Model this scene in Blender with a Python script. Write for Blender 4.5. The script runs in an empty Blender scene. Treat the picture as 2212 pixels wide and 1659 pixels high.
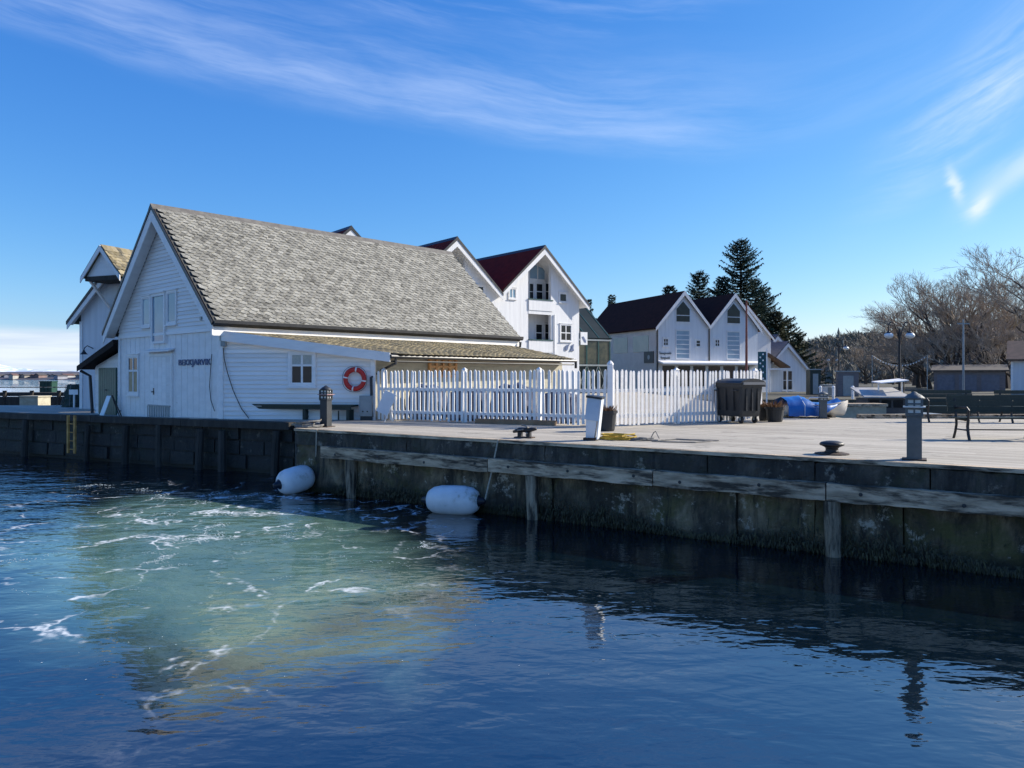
import bpy, math, random
from mathutils import Vector, Matrix
random.seed(7)
scene = bpy.context.scene
COL = scene.collection
R = math.radians

# ------------------------------------------------------------------ camera, sky, sun
EYE = 2.8                     # eye height above the water (standing on a boat)
FPX, CX, HZ = 1661.0, 1106.0, 812.0     # focal length / centre / horizon of the photograph (2212 px wide)
cam_d = bpy.data.cameras.new('camera'); cam = bpy.data.objects.new('camera', cam_d); COL.objects.link(cam)
cam.location = (0, 0, EYE); cam.rotation_euler = (R(90), 0, 0)
cam_d.sensor_width = 36; cam_d.lens = 36*FPX/2212; cam_d.shift_y = -17.5/2212
cam_d.clip_start = .05; cam_d.clip_end = 40000
scene.camera = cam
SUN_AZ, SUN_EL = R(72), R(28)           # azimuth measured from +Y towards +X
SUN_STRENGTH, SKY_STRENGTH, EXPOSURE = 3.8, 0.13, 1.12
sd = bpy.data.lights.new('sun', 'SUN'); sun = bpy.data.objects.new('sun', sd); COL.objects.link(sun)
sd.energy = SUN_STRENGTH; sd.angle = R(.53); sd.color = (1, .93, .82)
sv = Vector((math.sin(SUN_AZ)*math.cos(SUN_EL), math.cos(SUN_AZ)*math.cos(SUN_EL), math.sin(SUN_EL)))
sun.rotation_euler = sv.to_track_quat('Z', 'Y').to_euler(); sun.location = sv*50
scene.view_settings.view_transform = 'Standard'; scene.view_settings.look = 'None'
scene.view_settings.exposure = EXPOSURE; scene.view_settings.gamma = 1

class X:
    """a shader value with arithmetic"""
    def __init__(s, nt, v): s.nt, s.v = nt, v
    def op(s, o, b=None, c=None):
        n = s.nt.nodes.new('ShaderNodeMath'); n.operation = o
        for i, q in enumerate((s, b, c)):
            if q is None: continue
            if isinstance(q, X): 
                if isinstance(q.v, (int, float)): n.inputs[i].default_value = q.v
                else: s.nt.links.new(q.v, n.inputs[i])
            else: n.inputs[i].default_value = q
        return X(s.nt, n.outputs[0])
    def __add__(s, b): return s.op('ADD', b)
    def __sub__(s, b): return s.op('SUBTRACT', b)
    def __mul__(s, b): return s.op('MULTIPLY', b)
    def __truediv__(s, b): return s.op('DIVIDE', b)
    def mn(s, b): return s.op('MINIMUM', b)
    def mx(s, b): return s.op('MAXIMUM', b)
    def inv(s): return X(s.nt, 1.0).op('SUBTRACT', s)
    def step(s, a, b):
        n = s.nt.nodes.new('ShaderNodeMapRange'); n.interpolation_type = 'SMOOTHSTEP'
        n.inputs[1].default_value = a; n.inputs[2].default_value = b
        s.nt.links.new(s.v, n.inputs[0]); return X(s.nt, n.outputs[0])
def comb(nt, x, y, z):
    n = nt.nodes.new('ShaderNodeCombineXYZ')
    for i, q in enumerate((x, y, z)):
        if isinstance(q, X): nt.links.new(q.v, n.inputs[i])
        else: n.inputs[i].default_value = q
    return n.outputs[0]
def noise(nt, vec, scale, detail=3, rough=.5, dist=0):
    n = nt.nodes.new('ShaderNodeTexNoise'); n.inputs['Scale'].default_value = scale
    n.inputs['Detail'].default_value = detail; n.inputs['Roughness'].default_value = rough
    n.inputs['Distortion'].default_value = dist
    if vec is not None: nt.links.new(vec, n.inputs['Vector'])
    return X(nt, n.outputs['Fac'])
def mixc(nt, fac, a, b, blend='MIX'):
    n = nt.nodes.new('ShaderNodeMix'); n.data_type = 'RGBA'; n.blend_type = blend
    for i, q in ((0, fac), (6, a), (7, b)):
        if isinstance(q, X): q = q.v
        if isinstance(q, (tuple, list)): n.inputs[i].default_value = tuple(q)+((1,) if len(q) == 3 else ())
        elif isinstance(q, (int, float)): n.inputs[i].default_value = q
        else: nt.links.new(q, n.inputs[i])
    return n.outputs[2]

world = bpy.data.worlds.new('World'); scene.world = world; world.use_nodes = True
nt = world.node_tree; nt.nodes.clear()
sky = nt.nodes.new('ShaderNodeTexSky'); sky.sky_type = 'NISHITA'; sky.sun_disc = False
sky.sun_elevation = SUN_EL; sky.sun_rotation = SUN_AZ
sky.air_density = 1.0; sky.dust_density = .3; sky.ozone_density = 1.3; sky.altitude = 0
# the same sky with the deep, saturated rendering of a phone camera: one even tone curve over all of it
sc_ = nt.nodes.new('ShaderNodeSeparateColor'); nt.links.new(sky.outputs[0], sc_.inputs[0])
chan = [X(nt, sc_.outputs[i]).mx(.01).op('POWER', p_)*k_ for i, (p_, k_) in enumerate(((1.5,.138),(1.02,.405),(.57,1.28)))]
cc_ = nt.nodes.new('ShaderNodeCombineColor')
for i in range(3): nt.links.new(chan[i].v, cc_.inputs[i])
skycol = cc_.outputs[0]
tc = nt.nodes.new('ShaderNodeTexCoord'); sp = nt.nodes.new('ShaderNodeSeparateXYZ'); nt.links.new(tc.outputs['Generated'], sp.inputs[0])
dx, dy, dz = (X(nt, sp.outputs[i]) for i in range(3))
az = dx.op('ARCTAN2', dy); el = dz.mn(.9999).mx(-.9999).op('ARCSINE')
a = az.mx(-.9).mn(.66)
edge = (((a*.3756+.3869)*a+.0383)*a-.1454)*a+.289
wob = noise(nt, comb(nt, az*2.2, el*5, 0), 1.6, 3, .5)
d = el-edge+(wob-.5)*.05
streak = noise(nt, comb(nt, az*1.7, d*9, 1.3), 2.6, 5, .62)
fine = noise(nt, comb(nt, (az+el)*5.0, d*26, 4.1), 2.0, 4, .6)
strand = noise(nt, comb(nt, az*2.6+d*2, d*30, 6.7), 1.5, 5, .65)
m1 = d.step(-.008, .035)*(d.step(.02, .17).inv())*(streak.step(.25, .75)*.55+strand.step(.35, .75)*.55)
# second, higher fold and feathery strands over the whole upper sky
d2 = d-.115-az*.12
m2 = d2.step(-.02, .05)*d2.step(.03, .13).inv()*(streak.step(.4, .8)*.4+strand.step(.45, .8)*.4)
high = noise(nt, comb(nt, az*1.1+d*1.5, d*5, 8.2), 2.2, 5, .6).step(.5, .8)*d.step(.02, .2)*.45
# right-hand wisps
e2 = el-(az*.72-.125)+(wob-.5)*.06
w1 = e2.step(-.045, .02)*e2.step(.02, .12).inv()*(az.step(.38, .58))*(fine.step(.3, .75)*.6+strand.step(.3,.7)*.4)
e3 = el-(az*.55-.105)+(fine-.5)*.02
w2 = e3.step(-.02, .005)*e3.step(.005, .035).inv()*(az.step(.50, .60))*1.0
def tuft(a0, e0, sx, sy, sl):
    u = (az-a0-(el-e0)*sl+(fine-.5)*.02)/sx; v = (el-e0)/sy
    return (u*u+v*v).op('MULTIPLY', -1.0).op('EXPONENT')
t1 = (tuft(.522, .212, .0055, .016, -.25)+tuft(.548, .185, .010, .013, .55))*(fine*.8+.5)
fade = az.step(.12, .40).inv()*.75+.25
cir = ((m1*fade).mx(m2*fade).mx(high)*.36+w1*.62+w2*.6+t1*.95).mn(.95)*el.step(.02, .10)
# low bank over the sea to the west
bank = (el+(noise(nt, comb(nt, az*3, el*30, 2), 2.0, 3)-.5)*.012).step(.043, .058).inv()*az.step(-.46, -.3).inv()
bank2 = noise(nt, comb(nt, az*4, el*60, 5), 2.0, 3)
c1 = mixc(nt, cir, skycol, (2.9, 3.4, 4.4))
bcol = mixc(nt, bank2.step(.3, .7), (2.5, 2.9, 3.5), (3.2, 3.5, 3.8))
c2 = mixc(nt, bank*.9, c1, bcol)
bg = nt.nodes.new('ShaderNodeBackground'); bg.inputs['Strength'].default_value = SKY_STRENGTH
nt.links.new(c2, bg.inputs['Color'])
wo = nt.nodes.new('ShaderNodeOutputWorld'); nt.links.new(bg.outputs[0], wo.inputs[0])

# ------------------------------------------------------------------ helpers
def at(px, py, Y):
    """point of the place seen at (px, py) at distance Y"""
    return Vector(((px-CX)/FPX*Y, Y, EYE-(py-HZ)/FPX*Y))
def on_z(px, py, z):
    return at(px, py, (EYE-z)*FPX/(py-HZ))
class MB:
    def __init__(s): s.v, s.f = [], []
    def add(s, vs, fs):
        o = len(s.v); s.v += [Vector(q) for q in vs]; s.f += [tuple(i+o for i in f) for f in fs]; return s
    def box(s, x0, x1, y0, y1, z0, z1):
        return s.add([(x0,y0,z0),(x1,y0,z0),(x1,y1,z0),(x0,y1,z0),(x0,y0,z1),(x1,y0,z1),(x1,y1,z1),(x0,y1,z1)],
                     [(0,3,2,1),(4,5,6,7),(0,1,5,4),(1,2,6,5),(2,3,7,6),(3,0,4,7)])
    def prism(s, poly, ax, a0, a1):
        """polygon (2-D) extruded along axis ax from a0 to a1"""
        def mk(p, a): 
            return (a,p[0],p[1]) if ax == 0 else (p[0],a,p[1]) if ax == 1 else (p[0],p[1],a)
        n = len(poly)
        return s.add([mk(p,a0) for p in poly]+[mk(p,a1) for p in poly],
                     [tuple(range(n)), tuple(range(2*n-1,n-1,-1))]+[(i,i+n,(i+1)%n+n,(i+1)%n) for i in range(n)])
    def slab(s, pts, off):
        """polygon (3-D) thickened by the vector off"""
        n = len(pts); off = Vector(off); pts = [Vector(p) for p in pts]
        return s.add(pts+[p+off for p in pts], [tuple(range(n)), tuple(range(2*n-1,n-1,-1))]+[(i,i+n,(i+1)%n+n,(i+1)%n) for i in range(n)])
    def beam(s, p, q, w, h, up=(0,0,1)):
        p, q = Vector(p), Vector(q); d = (q-p).normalized(); sd = d.cross(Vector(up))
        if sd.length < 1e-4: sd = Vector((1,0,0))
        sd.normalize(); u = sd.cross(d)
        vs = []
        for c in (p, q):
            for i, j in ((-1,-1),(1,-1),(1,1),(-1,1)): vs.append(c+sd*(i*w/2)+u*(j*h/2))
        return s.add(vs, [(0,1,2,3),(7,6,5,4),(0,4,5,1),(1,5,6,2),(2,6,7,3),(3,7,4,0)])
    def tube(s, path, rad, n=6, cap=True):
        path = [Vector(p) for p in path]; rads = rad if isinstance(rad, (list, tuple)) else [rad]*len(path)
        o = len(s.v); ref = None
        for i, p in enumerate(path):
            d = (path[min(i+1,len(path)-1)]-path[max(i-1,0)])
            d = d.normalized() if d.length > 1e-9 else Vector((0,0,1))
            if ref is None: ref = Vector((0,0,1)) if abs(d.z) < .9 else Vector((1,0,0))
            sd = d.cross(ref).normalized(); u = sd.cross(d).normalized(); ref = u
            for k in range(n):
                t = 2*math.pi*k/n; s.v.append(p+(sd*math.cos(t)+u*math.sin(t))*rads[i])
        for i in range(len(path)-1):
            for k in range(n):
                a, b = o+i*n+k, o+i*n+(k+1)%n; s.f.append((a, b, b+n, a+n))
        if cap:
            s.f.append(tuple(o+k for k in range(n-1,-1,-1))); e = o+(len(path)-1)*n; s.f.append(tuple(e+k for k in range(n)))
        return s
    def lathe(s, prof, n=16, c=(0,0,0), axis=None):
        """profile [(r, h)] turned about the vertical through c, or about axis"""
        c = Vector(c); o = len(s.v)
        q = Vector((0,0,1)).rotation_difference(Vector(axis)) if axis is not None else None
        for r, h in prof:
            for k in range(n):
                t = 2*math.pi*k/n; p = Vector((r*math.cos(t), r*math.sin(t), h))
                s.v.append(c+(q @ p if q else p))
        for i in range(len(prof)-1):
            for k in range(n):
                a, b = o+i*n+k, o+i*n+(k+1)%n; s.f.append((a, b, b+n, a+n))
        s.f.append(tuple(o+k for k in range(n-1,-1,-1))); e = o+(len(prof)-1)*n; s.f.append(tuple(e+k for k in range(n)))
        return s
    def xf(s, fn): s.v = [Vector(fn(p)) for p in s.v]; return s
    def mesh(s, name, mat=None, smooth=False):
        m = bpy.data.meshes.new(name); m.from_pydata([tuple(p) for p in s.v], [], s.f)
        if mat: m.materials.append(mat)
        if smooth: m.polygons.foreach_set('use_smooth', [True]*len(m.polygons))
        m.validate(); m.update(); return m
ROOT = {}
def tag(o, label=None, cat=None, group=None, kind=None):
    for k, v in (('label', label), ('category', cat), ('group', group), ('kind', kind)):
        if v: o[k] = v
    return o
def thing(name, label, cat, loc=(0,0,0), rz=0, group=None, kind=None):
    o = bpy.data.objects.new(name, None); COL.objects.link(o); o.empty_display_size = .2
    o.location = loc; o.rotation_euler = (0, 0, rz); tag(o, label, cat, group, kind)
    ROOT[o.name] = Matrix.Translation(Vector(loc)) @ Matrix.Rotation(rz, 4, 'Z'); return o
def top(o):
    while o.parent: o = o.parent
    return o
def put(name, mb, mat, parent=None, world_co=False, smooth=False, label=None, kind=None, loc=None):
    if world_co and parent:
        inv = ROOT[top(parent).name].inverted(); mb.xf(lambda p: inv @ p)
    me = mb if isinstance(mb, bpy.types.Mesh) else mb.mesh(name, mat, smooth)
    o = bpy.data.objects.new(name, me); COL.objects.link(o)
    if parent: o.parent = parent
    if loc is not None: o.location = loc
    tag(o, label=label, kind=kind); return o
def copy_tree(o, parent=None):
    c = o.copy(); COL.objects.link(c); c.parent = parent
    for ch in o.children: copy_tree(ch, c)
    return c

# ------------------------------------------------------------------ materials
MATS = {}
def M(name, c1, c2=None, scale=4, rough=.6, bump=0, bscale=40, rand=0, stretch=(1,1,1), metal=0, spec=.4, lo=.35, hi=.65, c3=None, s3=1.5, t3=(.6,.7), island=False, worldco=False, rot=0):
    """painted / natural surface: two colours broken up by noise, a third in patches, per-piece variation and fine relief"""
    m = bpy.data.materials.new(name); m.use_nodes = True; nt = m.node_tree; b = nt.nodes['Principled BSDF']
    b.inputs['Roughness'].default_value = rough; b.inputs['Metallic'].default_value = metal
    b.inputs['Specular IOR Level'].default_value = spec
    if worldco:
        g = nt.nodes.new('ShaderNodeNewGeometry'); vec = g.outputs['Position']
    else:
        t = nt.nodes.new('ShaderNodeTexCoord'); vec = t.outputs['Object']
    oi = nt.nodes.new('ShaderNodeObjectInfo'); rnd = X(nt, oi.outputs['Random'])
    if island:
        g2 = nt.nodes.new('ShaderNodeNewGeometry'); rnd = (rnd+X(nt, g2.outputs['Random Per Island'])).op('FRACT')
    mp = nt.nodes.new('ShaderNodeMapping'); mp.inputs['Scale'].default_value = stretch
    if rot:
        m0 = nt.nodes.new('ShaderNodeMapping'); m0.inputs['Rotation'].default_value = (0,0,rot); nt.links.new(vec, m0.inputs['Vector']); vec = m0.outputs[0]
    nt.links.new(vec, mp.inputs['Vector'])
    if rand: nt.links.new(comb(nt, rnd*37, rnd*19, rnd*23), mp.inputs['Location'])
    v = mp.outputs[0]
    c2 = c2 or tuple(x*.82 for x in c1)
    f = noise(nt, v, scale, 5, .6).step(lo, hi); col = mixc(nt, f, c1, c2)
    if c3: col = mixc(nt, noise(nt, v, s3, 5, .65).step(*t3), col, c3)
    if rand:
        h = nt.nodes.new('ShaderNodeHueSaturation'); nt.links.new(col, h.inputs['Color'])
        nt.links.new((rnd*(2*rand)+(1-rand)).v, h.inputs['Value']); col = h.outputs[0]
    nt.links.new(col, b.inputs['Base Color'])
    if bump:
        bn = nt.nodes.new('ShaderNodeBump'); bn.inputs['Strength'].default_value = bump; bn.inputs['Distance'].default_value = .02
        nt.links.new(noise(nt, v, bscale, 4, .6).v, bn.inputs['Height']); nt.links.new(bn.outputs[0], b.inputs['Normal'])
    MATS[name] = m; return m
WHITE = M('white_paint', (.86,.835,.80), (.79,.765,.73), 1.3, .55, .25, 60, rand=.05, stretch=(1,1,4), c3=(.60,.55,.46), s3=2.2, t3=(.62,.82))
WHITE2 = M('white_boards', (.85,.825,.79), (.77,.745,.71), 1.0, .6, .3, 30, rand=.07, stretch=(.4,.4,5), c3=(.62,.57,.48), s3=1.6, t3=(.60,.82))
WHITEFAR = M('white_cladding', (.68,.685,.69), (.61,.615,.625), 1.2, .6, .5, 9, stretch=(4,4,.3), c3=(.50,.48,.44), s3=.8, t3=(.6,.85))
CREAM = M('cream_render', (.55,.52,.46), (.48,.45,.4), 1.5, .7, .2, 30)
BEIGE = M('weathered_cream_boards', (.42,.39,.30), (.33,.31,.24), 2, .75, .3, 20, stretch=(1,1,6))
BLACK = M('black_trim', (.018,.02,.024), (.03,.032,.036), 5, .45)
SLATE = M('slate', (.20,.192,.16), (.285,.275,.235), 5, .8, .6, 25, rand=.27, c3=(.10,.094,.075), s3=3.5, t3=(.5,.66), island=True)
SLATEDK = M('roof_felt', (.045,.045,.04), (.07,.068,.06), 6, .9)
MOSS = M('mossy_slate', (.195,.158,.08), (.25,.21,.135), 2.2, .85, .7, 18, rand=.35, c3=(.105,.10,.075), s3=1.3, t3=(.5,.62), island=True)
REDTILE = M('dark_red_tile', (.165,.018,.014), (.11,.014,.011), 3, .9, .5, 12, spec=.08)
BROWNTILE = M('dark_brown_tile', (.05,.021,.017), (.034,.016,.013), 3, .9, .5, 12, spec=.08)
GLASS = M('window_glass', (.012,.015,.018), (.02,.025,.028), 3, .05, spec=.25)
GLASSSKY = M('sky_tinted_glass', (.17,.27,.36), (.22,.33,.42), 1.2, .08, spec=.4)  # blue sky reflection painted into the pane colour
CURTAIN = M('curtain', (.50,.50,.44), (.38,.38,.33), 14, .8, stretch=(6,6,1))
WARMBLIND = M('warm_blind', (.50,.38,.22), (.42,.30,.16), 5, .7)
ORANGEWOOD = M('orange_wood', (.62,.33,.13), (.5,.25,.09), 3, .5, .2, 25, stretch=(1,1,5))
DKGREEN = M('dark_green_wood', (.012,.026,.022), (.02,.034,.03), 4, .5, .2, 30, stretch=(5,1,1))
GREENDOOR = M('green_door', (.045,.115,.085), (.035,.09,.07), 4, .5)
CONC = M('deck_concrete', (.40,.39,.35), (.33,.325,.30), 1.2, .85, .3, 30)
TIMBERGREY = M('weathered_timber', (.58,.45,.31), (.31,.24,.16), 3.5, .85, .9, 18, rand=.14, stretch=(.55,3.2,3.2), c3=(.06,.048,.034), s3=2.2, t3=(.45,.62), rot=R(33.8))
TIMBERDARK = M('tarred_timber', (.030,.027,.022), (.05,.044,.036), 3, .85, .9, 20, rand=.25, stretch=(2,2,.4), c3=(.09,.08,.062), s3=3, t3=(.62,.72))
RUST = M('rusty_iron', (.035,.026,.022), (.06,.035,.022), 8, .7, .5, 40)
IRON = M('cast_iron', (.014,.014,.016), (.022,.022,.024), 8, .5, .3, 40)
GREYPOST = M('grey_green_paint', (.085,.098,.10), (.11,.12,.12), 6, .6, .3, 40, c3=(.16,.10,.05), s3=9, t3=(.68,.74))
DKPOST = M('dark_paint', (.022,.026,.030), (.032,.036,.04), 6, .5)
BINPLASTIC = M('black_plastic', (.022,.024,.026), (.032,.034,.036), 2.5, .5, .2, 50, c3=(.04,.04,.038), s3=2.5, t3=(.55,.75))
RED = M('life_red', (.55,.03,.022), (.45,.022,.018), 6, .5)
FENDERW = M('fender_white', (.72,.73,.72), (.62,.63,.62), 2.5, .4, .1, 30, c3=(.26,.24,.16), s3=3.0, t3=(.54,.74))
FENDERB = M('fender_blue_black', (.012,.014,.022), None, 4, .4)
ROPEY = M('yellow_rope', (.42,.29,.035), (.32,.21,.025), 30, .8)
ROPEG = M('grey_rope', (.22,.21,.19), (.15,.14,.13), 30, .8)
GREYMETAL = M('galvanised_grey', (.30,.33,.33), (.25,.28,.28), 3, .45, metal=.0)
BOARDW = M('white_board', (.66,.70,.74), (.6,.64,.68), 2, .35)
BLUETARP = M('blue_tarp', (.012,.10,.34), (.015,.13,.42), 2, .35, .5, 5)
HULLW = M('hull_white', (.66,.62,.55), (.58,.55,.5), 2, .4)
DEADPLANT = M('dry_plant', (.24,.14,.075), (.16,.09,.05), 6, .9, rand=.2, island=True)
LAMPGLASS = M('lamp_glass', (.75,.75,.72), (.68,.68,.66), 5, .2)
NEEDLE = M('spruce_needles', (.045,.078,.05), (.03,.055,.038), 2, .8, rand=.35, island=True)
NEEDLE2 = M('olive_needles', (.075,.085,.035), (.05,.06,.03), 2, .8, rand=.35, island=True)
BARK = M('bark', (.085,.065,.05), (.055,.042,.034), 5, .9, .5, 20)
TWIG = M('bare_twigs', (.38,.31,.235), (.29,.23,.17), 1, .9, rand=.3, island=True)
FOREST = M('forest', (.19,.16,.125), (.12,.125,.105), .05, .95, rand=.5, island=True)
GRASSLAND = M('rough_ground', (.085,.075,.05), (.05,.05,.035), .4, .95, .6, 2)
GREYWALL = M('grey_boards', (.16,.15,.16), (.12,.12,.13), 2, .7, .3, 20, stretch=(1,1,5))
TEAL = M('teal_glass_frame', (.015,.055,.055), (.02,.075,.07), 3, .4)
GREENGLASS = M('green_glass', (.012,.024,.024), (.03,.045,.04), .8, .12, spec=.4)
FLAGRED = M('flagpole_red', (.19,.05,.035), (.14,.035,.025), 3, .5)
BANNER = M('banner_teal', (.012,.075,.095), (.02,.09,.10), 5, .6)
SNOW = M('snow_mountain', (.62,.68,.76), (.30,.40,.55), .006, .9, c3=(.75,.8,.85), s3=.011, t3=(.5,.6))
FARLAND = M('far_shore', (.07,.07,.095), (.05,.055,.07), .03, .95)
NET = M('green_net', (.02,.05,.045), (.06,.075,.055), 9, .9, .8, 25, c3=(.14,.09,.06), s3=5, t3=(.62,.7))
CONTGREEN = M('container_green', (.008,.04,.028), (.01,.05,.034), 4, .5)
CONCPALE = M('pale_concrete', (.42,.39,.29), (.33,.3,.22), 4, .85, .3, 20)
CHAIR = M('stacked_blue_plastic', (.10,.14,.26), (.08,.11,.2), 3, .5)
LETTER = M('sign_blue', (.09,.13,.24), None, 3, .5)

def deck_material():
    m = bpy.data.materials.new('weathered_deck'); m.use_nodes = True; nt = m.node_tree; b = nt.nodes['Principled BSDF']
    g = nt.nodes.new('ShaderNodeNewGeometry'); rot = nt.nodes.new('ShaderNodeMapping'); rot.vector_type = 'POINT'
    rot.inputs['Rotation'].default_value = (0, 0, R(33.8)); nt.links.new(g.outputs['Position'], rot.inputs['Vector'])
    sp = nt.nodes.new('ShaderNodeSeparateXYZ'); nt.links.new(rot.outputs[0], sp.inputs[0]); x, y = X(nt, sp.outputs[0]), X(nt, sp.outputs[1])
    wid = .145; row = (y/wid).op('FLOOR'); fy = (y/wid).op('FRACT')
    wn = nt.nodes.new('ShaderNodeTexWhiteNoise'); wn.noise_dimensions = '2D'; nt.links.new(comb(nt, row, ((x+row*1.37)/3.6).op('FLOOR'), 0), wn.inputs['Vector'])
    r = X(nt, wn.outputs['Value'])
    grain = noise(nt, comb(nt, x*1.2, y*30, row), 1.5, 4, .6)
    big = noise(nt, rot.outputs[0], .55, 4, .6)
    col = mixc(nt, r*.55+grain*.25+big*.35-.15, (.26,.228,.175), (.55,.495,.395))
    groove = (fy-.5).op('ABSOLUTE').step(.44, .49)
    col = mixc(nt, groove*.85, col, (.07,.062,.05))
    col = mixc(nt, noise(nt, rot.outputs[0], 1.1, 6, .72, .6).step(.56, .68)*.55, col, (.14,.125,.095))
    nt.links.new(col, b.inputs['Base Color']); b.inputs['Roughness'].default_value = .8
    bn = nt.nodes.new('ShaderNodeBump'); bn.inputs['Strength'].default_value = .5; bn.inputs['Distance'].default_value = .01
    nt.links.new((groove.inv()+grain*.3).v, bn.inputs['Height']); nt.links.new(bn.outputs[0], b.inputs['Normal']); return m
DECK = deck_material()

def quay_material(name, dark, mid, green, crust):
    m = bpy.data.materials.new(name); m.use_nodes = True; nt = m.node_tree; b = nt.nodes['Principled BSDF']
    g = nt.nodes.new('ShaderNodeNewGeometry'); v = g.outputs['Position']
    sp = nt.nodes.new('ShaderNodeSeparateXYZ'); nt.links.new(v, sp.inputs[0]); z = X(nt, sp.outputs[2])
    stv = nt.nodes.new('ShaderNodeMapping'); stv.inputs['Scale'].default_value = (2.6, 2.6, .7); nt.links.new(v, stv.inputs['Vector'])
    col = mixc(nt, noise(nt, stv.outputs[0], .9, 7, .7, .5).step(.36, .66), dark, mid)
    col = mixc(nt, noise(nt, v, .9, 6, .7, .8).step(.46, .62)*.85, col, green)
    col = mixc(nt, noise(nt, v, .5, 4, .6).step(.45, .62)*.75, col, dark)
    st2 = nt.nodes.new('ShaderNodeMapping'); st2.inputs['Scale'].default_value = (7, 7, .6); nt.links.new(v, st2.inputs['Vector'])
    col = mixc(nt, noise(nt, st2.outputs[0], 1.0, 5, .65).step(.52, .70)*.85, col, (.010,.010,.008))
    col = mixc(nt, noise(nt, v, 2.3, 8, .78).step(.565, .65)*crust, col, (.42,.38,.30))
    col = mixc(nt, noise(nt, v, 9, 5, .7).step(.60, .70)*.6, col, (.008,.008,.007))
    tide = (z+(noise(nt, v, 2.4, 5, .6)-.5)*.45)
    col = mixc(nt, tide.step(.08, .34).inv()*.9, col, (.020,.019,.012))
    nt.links.new(col, b.inputs['Base Color']); b.inputs['Roughness'].default_value = .7
    bn = nt.nodes.new('ShaderNodeBump'); bn.inputs['Strength'].default_value = 1.0; bn.inputs['Distance'].default_value = .05
    nt.links.new((noise(nt, v, 9, 8, .75)+noise(nt, v, 2.5, 4)*.6).v, bn.inputs['Height']); nt.links.new(bn.outputs[0], b.inputs['Normal']); return m
QWALL = quay_material('algae_concrete', (.035,.028,.017), (.27,.21,.125), (.10,.095,.026), 1.0)
QTOP = quay_material('stained_edge_beam', (.020,.018,.015), (.125,.105,.08), (.045,.046,.022), .5)
QOLD = quay_material('old_quay_stone', (.018,.018,.017), (.045,.042,.036), (.02,.03,.02), .25)

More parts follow.
